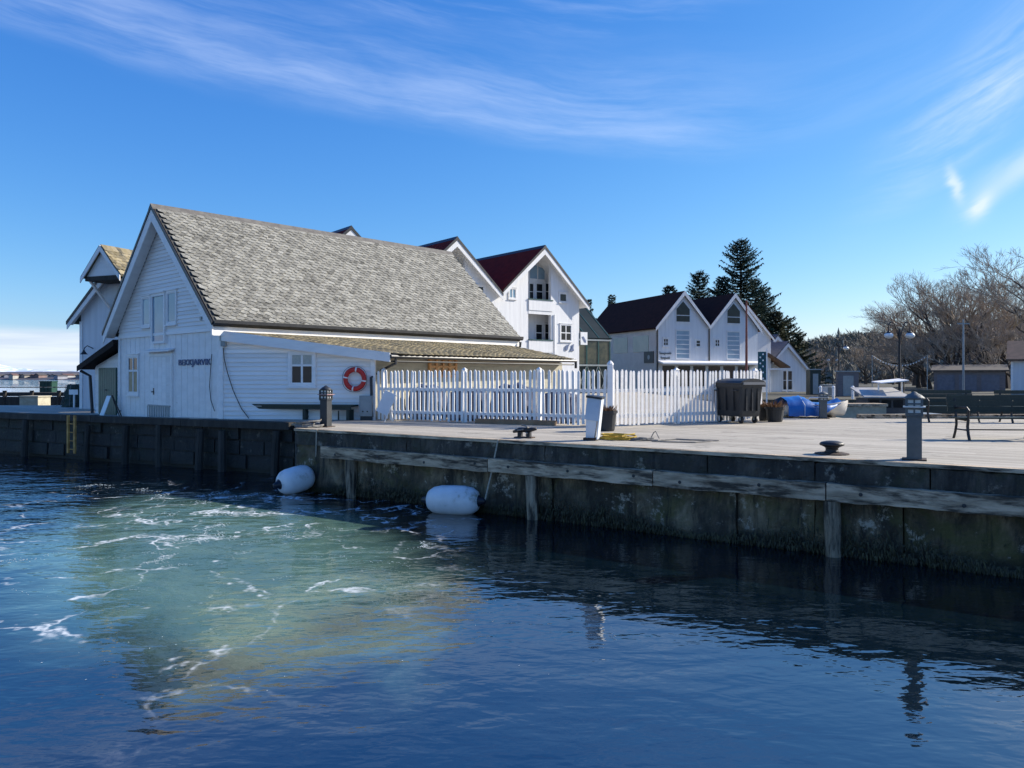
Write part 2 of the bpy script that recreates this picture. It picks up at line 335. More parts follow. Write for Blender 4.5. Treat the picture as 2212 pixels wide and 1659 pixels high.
def water_material():
    m = bpy.data.materials.new('harbour_water'); m.use_nodes = True; nt = m.node_tree; b = nt.nodes['Principled BSDF']
    g = nt.nodes.new('ShaderNodeNewGeometry'); v = g.outputs['Position']
    sp = nt.nodes.new('ShaderNodeSeparateXYZ'); nt.links.new(v, sp.inputs[0]); x, y = X(nt, sp.outputs[0]), X(nt, sp.outputs[1])
    # clouded water churned by the propeller, boathouse reflection painted into its tint
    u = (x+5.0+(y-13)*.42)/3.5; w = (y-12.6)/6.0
    plume_refl = (u*u+w*w+(noise(nt, v, .45, 5, .6, .8)-.5)*1.3).step(.2, 1.25).inv()
    milk_refl = mixc(nt, noise(nt, v, .8, 5, .65, 1.2).step(.3, .7), (.075,.17,.145), (.15,.255,.185))
    col = mixc(nt, plume_refl*.9, (.0012,.006,.011), milk_refl)
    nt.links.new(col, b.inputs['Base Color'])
    b.inputs['Roughness'].default_value = .02; b.inputs['IOR'].default_value = 2.7
    # ripples: calm in the lee of the quay, choppier out to the left and in the churned water
    rough = ((y*.055)-(x+3)*.065).step(.2, 2.2)*1.3+.30+plume_refl*.12
    mp = nt.nodes.new('ShaderNodeMapping'); mp.inputs['Rotation'].default_value = (0,0,R(28)); mp.inputs['Scale'].default_value = (1,2.0,1); nt.links.new(v, mp.inputs['Vector'])
    mp2 = nt.nodes.new('ShaderNodeMapping'); mp2.inputs['Rotation'].default_value = (0,0,R(-14)); mp2.inputs['Scale'].default_value = (1,1.7,1); nt.links.new(v, mp2.inputs['Vector'])
    h = noise(nt, mp.outputs[0], .5, 2, .5, .3)*.7+noise(nt, mp2.outputs[0], 1.3, 2, .5, .5)*.36+noise(nt, mp.outputs[0], 2.7, 2, .5, .4)*.20+noise(nt, mp2.outputs[0], 6.5, 2, .5)*.055
    bn = nt.nodes.new('ShaderNodeBump'); bn.inputs['Distance'].default_value = .085
    nt.links.new(rough.mn(1.5).v, bn.inputs['Strength']); nt.links.new(h.v, bn.inputs['Height']); nt.links.new(bn.outputs[0], b.inputs['Normal'])
    # web of thin foam
    n1, n2 = noise(nt, v, .55, 4, .6), noise(nt, comb(nt, x+31, y+17, 0), .55, 4, .6)
    vo = nt.nodes.new('ShaderNodeTexVoronoi'); vo.feature = 'DISTANCE_TO_EDGE'; vo.inputs['Scale'].default_value = .62
    nt.links.new(comb(nt, x*.9+(n1-.5)*3.2, y*.62+(n2-.5)*3.2, 0), vo.inputs['Vector']); dist = X(nt, vo.outputs['Distance'])
    vo2 = nt.nodes.new('ShaderNodeTexVoronoi'); vo2.feature = 'DISTANCE_TO_EDGE'; vo2.inputs['Scale'].default_value = 1.7
    nt.links.new(comb(nt, x*.9+(n2-.5)*2.4, y*.6+(n1-.5)*2.4, 0), vo2.inputs['Vector']); dist2 = X(nt, vo2.outputs['Distance'])
    ru, rv = (x+5.4+(y-14)*.30)/(y*.34+.2), (y-13.4)/8.0
    reg = (ru*ru+rv*rv+(n1-.5)*1.4).step(.4, 1.2).inv()
    core = (((x+4.6)/4.2)*((x+4.6)/4.2)+((y-16.2)/3.6)*((y-16.2)/3.6)+(n2-.5)*1.6).step(.2, 1.1).inv()
    brk = noise(nt, v, 1.1, 4, .6).step(.46, .6); fin = noise(nt, v, 11, 3, .6).step(.36, .58)
    foam = (dist.step(.0, .038).inv()*brk*reg+dist2.step(.0, .06).inv()*core*brk*.9+noise(nt, v, 3.0, 6, .75).step(.62, .74)*core*.55)*(fin*.8+.2)
    di = nt.nodes.new('ShaderNodeBsdfDiffuse'); di.inputs['Color'].default_value = (.75,.78,.78,1)
    mx = nt.nodes.new('ShaderNodeMixShader'); nt.links.new((foam*.85).mn(.9).v, mx.inputs[0]); nt.links.new(b.outputs[0], mx.inputs[1]); nt.links.new(di.outputs[0], mx.inputs[2])
    nt.links.new(mx.outputs[0], nt.nodes['Material Output'].inputs['Surface']); return m
WATER = water_material()
FOAM = M('foam', (.60,.66,.66), (.42,.52,.52), 8, .8, spec=.05)

# ------------------------------------------------------------------ setting: water, quays, land
DZ = 1.5                      # quay deck above water
Q0 = Vector((.16, 15.3, 0)); QD = Vector((.831, -.556, 0)).normalized(); QN = Vector((QD.y, -QD.x, 0))   # QN points out over the water
QN = Vector((-.556, -.831, 0)).normalized()
def qs(px):
    """distance along the quay edge at picture column px"""
    t = (px-CX)/FPX; return (t*Q0.y-Q0.x)/(QD.x-t*QD.y)
def Q(s, out=0, z=0): return Q0+QD*s+QN*out+Vector((0,0,z))

w = MB()
w.add([(-15000,-20000,0),(15000,-20000,0),(15000,25000,0),(-15000,25000,0)], [(0,1,2,3)])
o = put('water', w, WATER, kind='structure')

S0, S1 = qs(640), 32.0
quay = thing('quay', None, None, Q(0, 0, 0), 0, kind='structure')
cornerA = Q(S0); e1 = Vector((-6.1, 21.6, 0)); e2 = Vector((-18.1, 27.6, 0)); ed = (e2-e1).normalized(); e3 = e1+ed*34
far = [(45, 4), (45, 23.7), (10.2, 23.7), (10.2, 64), (-19.5, 64), (-19.5, 39.5), (e3.x, 39.5)]
def deckz(x): return DZ-.21*min(1, max(0, (-9.2-x)/5.5))
dm = MB()
poly = [Q(S0, -.02), Q(S1, -.02)]+[Vector(p+(0,)) for p in far]
# deck as a grid clipped to strips so that it can dip gently towards the old quay on the left
dm.add([(p.x, p.y, DZ) for p in [Q(S0,.04), Q(S1,.04), Vector((45,4,0)), Vector((45,23.7,0)), Vector((10.2,23.7,0)), Vector((10.2,64,0)), Vector((-9.2,64,0)), Vector((-9.2,23.2,0)), e1+QN*-.1]], [tuple(range(9))])
n = 12
for i in range(n):
    xa, xb = -9.2-i*(32.0-9.2)/n, -9.2-(i+1)*(32.0-9.2)/n
    def ey(x): return e1.y+(e1.x-x)*(-ed.y/ed.x)+.05
    yb = 64 if xb > -20 else 39.5
    dm.add([(xa, ey(xa), deckz(xa)), (xa, yb, deckz(xa)), (xb, yb, deckz(xb)), (xb, ey(xb), deckz(xb))], [(0,3,2,1)])
put('deck', dm, DECK, quay, True)
# face of the quay: dark edge beam, timber rubbing rail, concrete panels and piles
beams = []
cuts = [S0, qs(880), qs(1180), qs(1530), qs(1762), qs(2010), qs(2300), S1]
for a_, b_ in zip(cuts[:-1], cuts[1:]):
    beams.append((a_, b_))
m = MB(); m.slab([Q(S0,.075,1.452), Q(S1,.075,1.452), Q(S1,.075,1.512), Q(S0,.075,1.512)], QN*-.16); put('edge_board', m, TIMBERGREY, quay, True)
cuts = [S0, qs(760), qs(1000), qs(1195), qs(1375), qs(1590), qs(1760), qs(1950), qs(2230), qs(2700), S1]
def rough_face(s0, s1, z0, z1, out, amp, step, seed, chip=0):
    """a slightly uneven, weathered face of the quay between s0..s1 and z0..z1, with a body behind it"""
    rq = random.Random(seed); nx, nz = max(2, int((s1-s0)/step)), max(2, int((z1-z0)/step)); mb = MB()
    for i in range(nx+1):
        for j in range(nz+1):
            s_ = s0+(s1-s0)*i/nx; z_ = z0+(z1-z0)*j/nz; o_ = out+amp*(rq.uniform(-1,1)+.9*math.sin(s_*2.1+z_*3+seed))
            if j == nz and chip: z_ -= chip*max(0, rq.gauss(0,1)); o_ -= chip*max(0, rq.gauss(0,1))
            if i in (0,nx): o_ -= amp*1.2*rq.random()
            mb.v.append(Q(s_, o_, z_))
    W_ = nz+1
    mb.f = [(i*W_+j,(i+1)*W_+j,(i+1)*W_+j+1,i*W_+j+1) for i in range(nx) for j in range(nz)]
    return mb.slab([Q(s0,out-.06,z0), Q(s1,out-.06,z0), Q(s1,out-.06,z1-.02), Q(s0,out-.06,z1-.02)], QN*-.5)
for i, (a_, b_) in enumerate(zip(cuts[:-1], cuts[1:])):
    o_ = [.0,-.03,.01,-.02,.03,-.035,.0,-.12,-.05,0][i]
    put('concrete_panel', rough_face(a_+.008, b_-.008, -.9, 1.16, o_, .022, .16, 40+i), QWALL, quay, True)
for i, (a_, b_) in enumerate(beams): put('edge_beam', rough_face(a_+.01, b_-.01, 1.12, 1.45, .05, .012, .11, 70+i, .02), QTOP, quay, True)
m = MB(); m.slab([Q(S0+.05,-.25,-1.2), Q(S1,-.25,-1.2), Q(S1,-.25,1.4), Q(S0+.05,-.25,1.4)], QN*-.3); put('backing_wall', m, QOLD, quay, True)
rail = [qs(706), qs(1066), qs(1420), qs(1790), qs(2260), S1]
for i, (a_, b_) in enumerate(zip(rail[:-1], rail[1:])):
    m = MB(); k = 26; pts = []
    zt, zb = 1.135, .865
    for j in range(k+1):
        s_ = a_+.01+(b_-a_-.02)*j/k; wv = .007*math.sin(j*.45+i)
        pts.append((s_, zt+wv*.6+random.uniform(-.007,.004), zb+wv+random.uniform(-.006,.008)))
    for j in range(k):
        (s0,t0,b0),(s1,t1,b1) = pts[j], pts[j+1]
        m.add([Q(s0,.05,b0),Q(s1,.05,b1),Q(s1,.05,t1),Q(s0,.05,t0),Q(s0,.21,b0),Q(s1,.21,b1),Q(s1,.21,t1),Q(s0,.21,t0)],
              [(4,5,6,7),(0,4,7,3),(1,2,6,5),(3,7,6,2),(0,1,5,4)])
    rl = put('rubbing_rail', m, TIMBERGREY, quay, True)
    for j in range(int((b_-a_)/1.35)+1):
        s_ = a_+.5+j*1.35
        if s_ > b_-.2: break
        bm_ = MB(); bm_.lathe([(.03,-.004),(.03,.006),(.012,.008)], 8, Q(s_, .211, 1.0+random.uniform(-.05,.05)), QN); put('bolt', bm_, BLACK, rl, True)
PILEWOOD = M('pile_timber', (.36,.29,.20), (.17,.135,.09), 3, .85, .9, 14, rand=.15, stretch=(3,3,.5), c3=(.04,.034,.025), s3=2.2, t3=(.46,.6))
for px in (765, 1155, 1800, 2330):
    s_ = qs(px); m = MB()
    wv = [(.13,.86),(.13,.45),(.12,.1),(.11,-.5)]
    m.tube([Q(s_+.01*i, .10, z_) for i, (r_, z_) in enumerate(wv)], [r_ for r_, z_ in wv], 9); put('pile', m, PILEWOOD, quay, True)
# weed hanging from the wall at the tide line
wd_ = MB(); rw = random.Random(12)
for k in range(5200):
    s_ = rw.uniform(S0, 14); z_ = .05+abs(rw.gauss(0,.13))*(1+.7*math.sin(s_*1.3)); L_ = rw.uniform(.05,.20); a_ = rw.uniform(-.04,.04); q = rw.uniform(.006,.016); o_ = .045+rw.uniform(0,.03)
    wd_.add([Q(s_-q,o_,z_), Q(s_+q,o_,z_), Q(s_+a_+q*.6,o_+.02,z_-L_*.6), Q(s_+a_*1.4,o_+.015,z_-L_)], [(0,1,2,3)])
put('seaweed', wd_, M('seaweed', (.045,.042,.014), (.022,.022,.010), 3, .6, rand=.5, island=True), quay, True, kind='stuff')
# return wall at the quay's corner
rt = (e1-cornerA).normalized(); rn = Vector((rt.y, -rt.x, 0)); rn = -rn if rn.x > 0 else rn
m = MB(); m.slab([cornerA+rn*.0+Vector((0,0,-1.2)), e1+Vector((0,0,-1.2)), e1+Vector((0,0,1.46)), cornerA+Vector((0,0,1.46))], -rn*.4); put('return_wall', m, QOLD, quay, True)
# the older quay on the left: dark stone with timber piles and a heavy kerb beam
old = thing('old_quay', None, None, e1, 0, kind='structure')
on = Vector((ed.y, -ed.x, 0)); on = on if on.y < 0 else -on
def OQ(s, out=0, z=0): return e1+ed*s+on*out+Vector((0,0,z))
m = MB(); m.slab([OQ(0,-.02,-1.2), OQ(34,-.02,-1.2), OQ(34,-.02,1.27), OQ(0,-.02,1.27)], -on*.8); put('stone_wall', m, QOLD, old, True)
s_ = 0.0
while s_ < 33:
    l_ = random.uniform(3.2, 4.6); b_ = min(33.9, s_+l_)
    m = MB(); m.beam(OQ(s_+.01, .06, 1.39+random.uniform(-.01,.01)), OQ(b_-.01, .06, 1.39+random.uniform(-.01,.01)), .34, .2); put('kerb_beam', m, TIMBERDARK, old, True); s_ = b_
for lay, zz in ((0,1.15),(1,.72),(2,.3)):
    s_ = random.uniform(-.3,0)
    while s_ < 30:
        l_ = random.uniform(.7, 1.5); m = MB(); hgt = .2; o_ = random.uniform(.0,.09)
        m.slab([OQ(max(0,s_)+.02,o_,zz-hgt), OQ(s_+l_-.02,o_,zz-hgt+random.uniform(-.02,.02)), OQ(s_+l_-.03,o_-.02,zz+hgt-.02), OQ(max(0,s_)+.03,o_-.02,zz+hgt-.02)], -on*.3)
        put('stone', m, QOLD, old, True); s_ += l_
s_ = .5
while s_ < 30:
    rr = random.uniform(.085,.13); m = MB(); ln = random.uniform(-.05,.05)
    m.tube([OQ(s_+ln, .22, 1.28+random.uniform(-.12,0)), OQ(s_, .24, .4), OQ(s_-ln, .25, -.8)], [rr*.95, rr, rr*1.05], 8); put('pile', m, TIMBERDARK, old, True); s_ += random.uniform(.8,3.6)
# land behind
g = MB(); g.add([(10.5,52,1.2),(600,52,1.2),(600,520,1.2),(-19,520,1.2),(-19,66,1.2),(10.5,66,1.2)], [(0,1,2,3,4,5)])
g.slab([(10.5,52.02,-2),(600,52.02,-2),(600,52.02,1.19),(10.5,52.02,1.19)], (0,.3,0))
put('ground', g, GRASSLAND, kind='structure')
m = MB(); m.beam((10.6,23.55,1.56), (45,23.55,1.56), .22, .13); kb = put('kerb_beam', m, TIMBERGREY, quay, True)
m = MB(); m.slab([(10.2,23.68,-1.5),(45,23.68,-1.5),(45,23.68,1.48),(10.2,23.68,1.48)], (0,-.3,0)); put('far_wall', m, QOLD, quay, True)

# ------------------------------------------------------------------ building helpers
def plane_hit(root, px, py, v=0.0):
    """local (u, z) where the sight line through (px, py) meets the plane y = v of a building's frame"""
    inv = ROOT[root.name].inverted(); c = inv @ Vector((0,0,EYE)); p = inv @ at(px, py, 10); d_ = p-c
    t = (v-c.y)/d_.y; q = c+d_*t; return q.x, q.z
def window(root, u0, u1, z0, z1, y, nx=2, nz=2, glass=None, trim=.09, split=None, casing=WHITE, name='window'):
    """framed window standing proud of the wall plane y (towards -y), each pane its own piece"""
    glass = glass or GLASS; t = trim
    c = MB(); c.box(u0-t,u0,y-.05,y+.02,z0-t,z1+t).box(u1,u1+t,y-.05,y+.02,z0-t,z1+t)
    c.box(u0,u1,y-.05,y+.02,z1,z1+t).box(u0,u1,y-.05,y+.02,z0-t,z0)
    c.box(u0-t*1.3,u1+t*1.3,y-.085,y+.02,z0-t-.04,z0-t-.002)          # sill
    c.box(u0-t*1.4,u1+t*1.4,y-.075,y+.02,z1+t+.002,z1+t+.04)          # drip board
    w_ = put(name, c, casing, root)
    xs = [u0+(u1-u0)*i/nx for i in range(nx+1)]; zs = split or [z0+(z1-z0)*i/nz for i in range(nz+1)]
    f_ = MB(); b_ = min(.035, (u1-u0)*.06)
    for x_ in xs: f_.box(max(u0,x_-b_),min(u1,x_+b_),y-.032,y+.015,z0,z1)
    for z_ in zs:
        for i in range(nx): f_.box(xs[i]+b_,xs[i+1]-b_,y-.03,y+.013,max(z0,z_-b_),min(z1,z_+b_))
    put('frame', f_, casing, w_)
    for i in range(nx):
        for j in range(len(zs)-1):
            put('pane', MB().box(xs[i]+.01,xs[i+1]-.01,y-.014,y+.005,zs[j]+.01,zs[j+1]-.01), glass[j] if isinstance(glass, list) else glass, w_)
    return w_
def gable_house(root, hw, length, eave, ridge, wall, roofm, v0=0, over=.35, base=-.3, trim=WHITE, thick=.14, cap=BLACK, walls=True, barge=.26, side_over=.3, front=True):
    """walls, two roof slopes, barge boards and ridge cap; gable faces -y at y = v0"""
    sl = (ridge-eave)/hw
    if walls:
        m = MB(); m.prism([(-hw,base),(hw,base),(hw,eave),(0,ridge-.02),(-hw,eave)], 1, v0, v0+length); put('wall', m, wall, root)
    ex = hw+side_over; ez = ridge-sl*ex; nrm = math.hypot(1, sl); out = []
    for s in (-1, 1):
        p0, p1 = (0, ridge+.04), (s*ex, ez+.04)
        m = MB(); m.slab([(p0[0],v0-over,p0[1]),(p1[0],v0-over,p1[1]),(p1[0],v0+length+over,p1[1]),(p0[0],v0+length+over,p0[1])], (s*sl/nrm*thick,0,thick/nrm))
        r_ = put('roof', m, roofm, root); out.append(r_)
        b = MB(); b.slab([(0,v0-over-.035,ridge+.03),(p1[0],v0-over-.035,p1[1]-.01),(p1[0],v0-over-.035,p1[1]-barge),(0,v0-over-.035,ridge+.03-barge*nrm*.98)], (0,.03,0))
        put('barge_board', b, trim, root)
        if cap:
            b = MB(); t_ = thick/nrm+.02
            b.slab([(0,v0-over-.06,ridge+.035+thick*nrm),(p1[0]+s*.02,v0-over-.06,p1[1]+t_),(p1[0]+s*.02,v0-over-.06,p1[1]-.05),(0,v0-over-.06,ridge+.0)], (0,.024,0)); put('verge_trim', b, cap, root)
    for s in (-1, 1):
        put('soffit', MB().slab([(s*.05,v0-over,ridge+.02-.05*sl),(s*ex,v0-over,ez+.02),(s*ex,v0-.004,ez+.02),(s*.05,v0-.004,ridge+.02-.05*sl)], (0,0,-.025)), trim, root)
    m = MB(); zt = ridge+.04+thick*nrm; m.prism([(-.14,zt-.14*sl+.015),(0,zt+.03),(.14,zt-.14*sl+.015),(.14,zt-.14*sl-.02),(0,zt-.012),(-.14,zt-.14*sl-.02)], 1, v0-over-.06, v0+length+over); put('ridge_cap', m, cap or roofm, root)
    return out, sl
def text_mesh(txt, width, height, depth=.02):
    cu = bpy.data.curves.new('lettering', 'FONT'); cu.body = txt; cu.extrude = depth/2
    ob = bpy.data.objects.new('tmp', cu); COL.objects.link(ob); dg = bpy.context.evaluated_depsgraph_get(); dg.update()
    me = bpy.data.meshes.new_from_object(ob.evaluated_get(dg)); bpy.data.objects.remove(ob)
    xs = [v.co.x for v in me.vertices]; ys = [v.co.y for v in me.vertices]
    x0, x1, y0, y1 = min(xs), max(xs), min(ys), max(ys)
    for v in me.vertices: v.co = ((v.co.x-x0)/(x1-x0)*width, -v.co.z, (v.co.y-y0)/(y1-y0)*height)
    return me

# ------------------------------------------------------------------ the white boathouse with its slate roof
TH = .7461
R0 = Vector((-12.09, 25.85, 0)); RIDGE = 8.50; HWR, RISE, LEN = 4.35, 4.05, 13.6
boat = thing('boathouse', 'big white boathouse with weathered grey slate roof and lettering on its gable', 'boathouse', R0, -TH)
sl = RISE/HWR; WV = .42; HW = 3.98
WALLTOP = RIDGE-.16
m = MB(); ez = WALLTOP-HW*sl
m.prism([(-HW,.9),(HW,.9),(HW,ez),(0,WALLTOP),(-HW,ez)], 1, WV, LEN-WV)
wall = put('wall', m, WHITE, boat)
# clapboards of the upper gable, one by one
zb = plane_hit(boat, 454, 709, WV)[1]; z_ = zb; BH = .128
while z_ < WALLTOP-.35:
    h0 = (WALLTOP-z_-.02)/sl; h1 = (WALLTOP-z_-BH-.02)/sl
    h0, h1 = min(h0, HW), min(h1, HW)
    mb = MB(); mb.add([(-h0,WV-.042,z_),(h0,WV-.042,z_),(h1,WV-.012,z_+BH),(-h1,WV-.012,z_+BH),(-h0,WV+.02,z_),(h0,WV+.02,z_),(h1,WV+.02,z_+BH),(-h1,WV+.02,z_+BH)],
           [(0,1,2,3),(4,7,6,5),(0,4,5,1),(1,5,6,2),(2,6,7,3),(3,7,4,0)])
    put('clapboard', mb, WHITE2, wall); z_ += BH
put('band_board', MB().box(-HW+.02,HW-.02,WV-.06,WV-.001,zb-.10,zb-.004), WHITE, wall)
# wide smooth boards below, with slim battens
for k in range(-9, 10):
    u_ = k*.42
    if -HW < u_ < HW: put('batten', MB().box(u_-.014,u_+.014,WV-.012,WV+.01,1.2,zb-.11), WHITE, wall)
for s in (-1, 1): put('corner_board', MB().box(min(s*HW,s*(HW-.16)),max(s*HW,s*(HW-.16))+ (.012 if s>0 else 0),WV-.05,WV-.002,1.0,zb-.12), WHITE, wall)
# roof: two slopes, slates on both, the nearest of them piece by piece
nrm = math.hypot(1, sl); SL = HWR*nrm
ROOFT = .14; roofs = []
for s in (-1, 1):
    p0, p1 = (0, RIDGE-.17), (s*HWR, RIDGE-.17-RISE)
    mb = MB(); mb.slab([(0,0,p0[1]),(p1[0],0,p1[1]),(p1[0],LEN,p1[1]),(0,LEN,p0[1])], (s*sl/nrm*ROOFT,0,ROOFT/nrm))
    roofs.append(put('roof', mb, SLATEDK, boat))
    put('soffit', MB().slab([(s*.05,0,p0[1]-.03-.05*sl),(p1[0],0,p1[1]-.03),(p1[0],WV-.05,p1[1]-.03),(s*.05,WV-.05,p0[1]-.03-.05*sl)], (0,0,-.03)), WHITE, boat)
    bb = MB(); bb.slab([(0,-.04,RIDGE-.05),(p1[0],-.04,p1[1]+.10),(p1[0],-.04,p1[1]-.26),(0,-.04,RIDGE-.50)], (0,.035,0)); put('barge_board', bb, WHITE, boat)
    bb = MB(); bb.slab([(0,-.07,RIDGE+.055),(p1[0]+s*.03,-.07,p1[1]+.155),(p1[0]+s*.03,-.07,p1[1]+.03),(0,-.07,RIDGE-.07)], (0,.028,0)); put('verge_trim', bb, BLACK, boat)
    bb = MB(); bb.slab([(0,LEN+.005,RIDGE-.05),(p1[0],LEN+.005,p1[1]+.10),(p1[0],LEN+.005,p1[1]-.26),(0,LEN+.005,RIDGE-.50)], (0,.035,0)); put('barge_board', bb, WHITE, boat)
def slate_mesh(w_, l_, t_, seed, mat, cut=.42):
    r_ = random.Random(seed); j = lambda a: r_.uniform(-a, a)
    # local: x along the eave, y down the slope (0 = top), z up from the slope
    c_ = w_*cut
    P = [(-w_/2,0,0),(w_/2,0,0),(w_/2+j(.01),l_-c_*.55+j(.012),.022),(w_*.08+j(.025),l_+j(.012),.03),(-w_*.08+j(.025),l_+j(.01),.03),(-w_/2+j(.01),l_-c_*.55+j(.012),.022)]
    mb = MB(); mb.add([(x,y,z+t_) for x,y,z in P]+[(x,y,z-.004) for x,y,z in P], [(0,5,4,3,2,1),(6,7,8,9,10,11)]+[(i,(i+1)%6,(i+1)%6+6,i+6) for i in range(6)]); return mb
def slope_frame(s):
    ex = Vector((0,1,0)); ey = Vector((s/nrm,0,-sl/nrm)); ez_ = Vector((s*sl/nrm,0,1/nrm))
    return Vector((s*sl/nrm*ROOFT,0,RIDGE-.17+ROOFT/nrm)), ex, ey, ez_
SW, EXP = .27, .158
variants = [slate_mesh(SW*.97, EXP*1.75, .014, 100+i, SLATE) for i in range(6)]
vmesh = [MB().add([tuple(v) for v in q.v], q.f).mesh('slate', SLATE) for q in variants]
for s in (1, -1):
    o0, ex, ey, ezv = slope_frame(s); rot3 = Matrix((ex, ey, ezv)).transposed() if s > 0 else Matrix((-ex, ey, ezv)).transposed()
    cells = []
    nrow = int((SL+.02)/EXP); ncol = int(LEN/SW)+1
    for r_ in range(nrow):
        for c_ in range(ncol):
            y_ = .08+SW/2+c_*SW+(SW/2 if r_ % 2 else 0)
            if y_ > LEN-.1: continue
            cells.append((r_, y_))
    near = set()
    if s > 0: near = set(sorted(cells, key=lambda q: q[1]+(nrow-q[0])*.12)[:300])
    rest = MB()
    for (r_, y_) in cells:
        pos = o0+ex*y_+ey*(r_*EXP+.0)+ezv*(.012+random.uniform(0,.006)); k = random.randrange(6)
        mat_ = rot3 @ Matrix.Rotation(R(random.uniform(-2.2,2.2)), 3, 'Z') @ Matrix.Rotation(R(random.uniform(-.8,.8)), 3, 'Y')
        if (r_, y_) in near:
            ob = bpy.data.objects.new('slate', vmesh[k]); COL.objects.link(ob); ob.parent = roofs[1]
            ob.matrix_local = Matrix.Translation(pos) @ mat_.to_4x4()
        else:
            rest.add([pos+mat_ @ v for v in variants[k].v], variants[k].f)
    put('slates', rest, SLATE, roofs[1] if s > 0 else roofs[0], kind='stuff')
mb = MB(); zt = RIDGE-.17+ROOFT*nrm
mb.prism([(-.17,zt-.17*sl+.055),(0,zt+.075),(.17,zt-.17*sl+.055),(.17,zt-.17*sl+.02),(0,zt+.03),(-.17,zt-.17*sl+.02)], 1, -.07, LEN+.05); put('ridge_cap', mb, M('ridge_slate', (.16,.15,.13), (.11,.10,.09), 5, .8), boat)
# gutter, fascia and frieze along the right-hand eave
xe, ze = HWR, RIDGE-.17-RISE
zg = ze+.09
mb = MB(); mb.prism([(xe-.02,zg+.10),(xe+.02,zg-.04),(xe+.10,zg-.06),(xe+.16,zg+.0),(xe+.17,zg+.10),(xe+.145,zg+.10),(xe+.10,zg-.03),(xe+.03,zg-.01)], 1, -.03, LEN+.06); put('gutter', mb, BLACK, boat)
mb = MB(); mb.box(xe-.06,xe-.022,-.002,LEN+.002,ze-.27,ze+.10); put('fascia', mb, WHITE, boat)
mb = MB(); mb.tube([(xe+.08,LEN-.03,ze-.04),(xe+.08,LEN-.05,ze-.22),(xe-.2,LEN-.3,ze-.45),(HW+.06,LEN-.46,ze-1.4)], .04, 8); put('downpipe', mb, BLACK, boat)
# gable openings: hatch window with side lights, small window, door, lettering
def GU(px, py): return plane_hit(boat, px, py, WV)
def rect(x0, y0, x1, y1):
    a_, b_ = GU(x0,y0), GU(x1,y1); c_, d_ = GU(x0,y1), GU(x1,y0)
    return (a_[0]+c_[0])/2, (b_[0]+d_[0])/2, (c_[1]+b_[1])/2, (a_[1]+d_[1])/2
u0,u1,z0,z1 = rect(334,640,359,737)
hw_ = put('window', MB().box(u0-.09,u0,WV-.1,WV,z0-.08,z1+.1).box(u1,u1+.09,WV-.1,WV,z0-.08,z1+.1).box(u0-.11,u1+.11,WV-.14,WV,z1+.1,z1+.15).box(u0,u1,WV-.1,WV,z0-.08,z0).box(u0,u1,WV-.1,WV,z1,z1+.1), WHITE, boat, label='tall hatch window in the gable')
put('pane', MB().box(u0,u1,WV-.055,WV-.03,z0,z1), GLASSSKY, hw_)
for (a_,b_,c_,d_) in ((311,644,327,703),(365,632,383,697)):
    p,q,r_,t_ = rect(a_,b_,c_,d_); window(boat, p, q, r_, t_, WV-.03, 1, 1, GLASSSKY, .07, name='side_light')
u0,u1,z0,z1 = rect(279,772,299,848); window(boat, u0, u1, z0, z1, WV, 2, 2, [WARMBLIND, GLASS], .10, split=[z0, z0+(z1-z0)*.62, z1])
u0,u1,z0,z1 = rect(328,770,372,893)
dr = put('door', MB().box(u0,u1,WV-.05,WV,1.34,z1), WHITE2, boat)
for k in range(1, 6): put('plank', MB().box(u0+(u1-u0)*(k-1)/5+.008,u0+(u1-u0)*k/5-.008,WV-.068,WV-.049,1.4,z1-.02), WHITE2, dr)
put('handle', MB().tube([(u0+.35,WV-.07,2.25),(u0+.35,WV-.12,2.25),(u0+.27,WV-.12,2.25)], .022, 6).box(u0+.29,u0+.36,WV-.08,WV-.068,2.15,2.38), IRON, dr)
put('door_frame', MB().box(u0-.10,u0-.005,WV-.07,WV,1.3,z1+.1).box(u1+.005,u1+.10,WV-.07,WV,1.3,z1+.1).box(u0-.005,u1+.005,WV-.07,WV,z1+.004,z1+.1), WHITE, dr)
put('door_canopy', MB().slab([(u0-.2,WV,z1+.22),(u1+.2,WV,z1+.22),(u1+.2,WV-.22,z1+.15),(u0-.2,WV-.22,z1+.15)], (0,0,.045)), WHITE, boat)
g0,g1,_,gz = rect(325,876,373,898)
gr = put('foot_grate', MB().box(g0,g1,WV-.10,WV-.071,gz-.02,gz+.02), GREYMETAL, boat)
for k in range(13): put('bar', MB().box(g0+(g1-g0)*k/12.6,g0+(g1-g0)*k/12.6+.022,WV-.11,WV-.085,1.3,gz-.02), GREYMETAL, gr)
u0,u1,z0,z1 = rect(388,776,457,793)
put('lettering', text_mesh('BEKKJARVIK', u1-u0, z1-z0, .025), None, boat, loc=(u0, WV-.03, z0)).data.materials.append(LETTER)
lz = GU(437,688); put('vent', MB().box(lz[0]-.06,lz[0]+.06,WV-.06,WV-.04,lz[1]-.06,lz[1]+.06), GREYMETAL, boat)
pts = [(462,765),(459,800),(457,835),(460,865),(468,888)]
put('cable', MB().tube([(GU(*p)[0],WV-.065,GU(*p)[1]) for p in pts], .012, 5), IRON, boat)

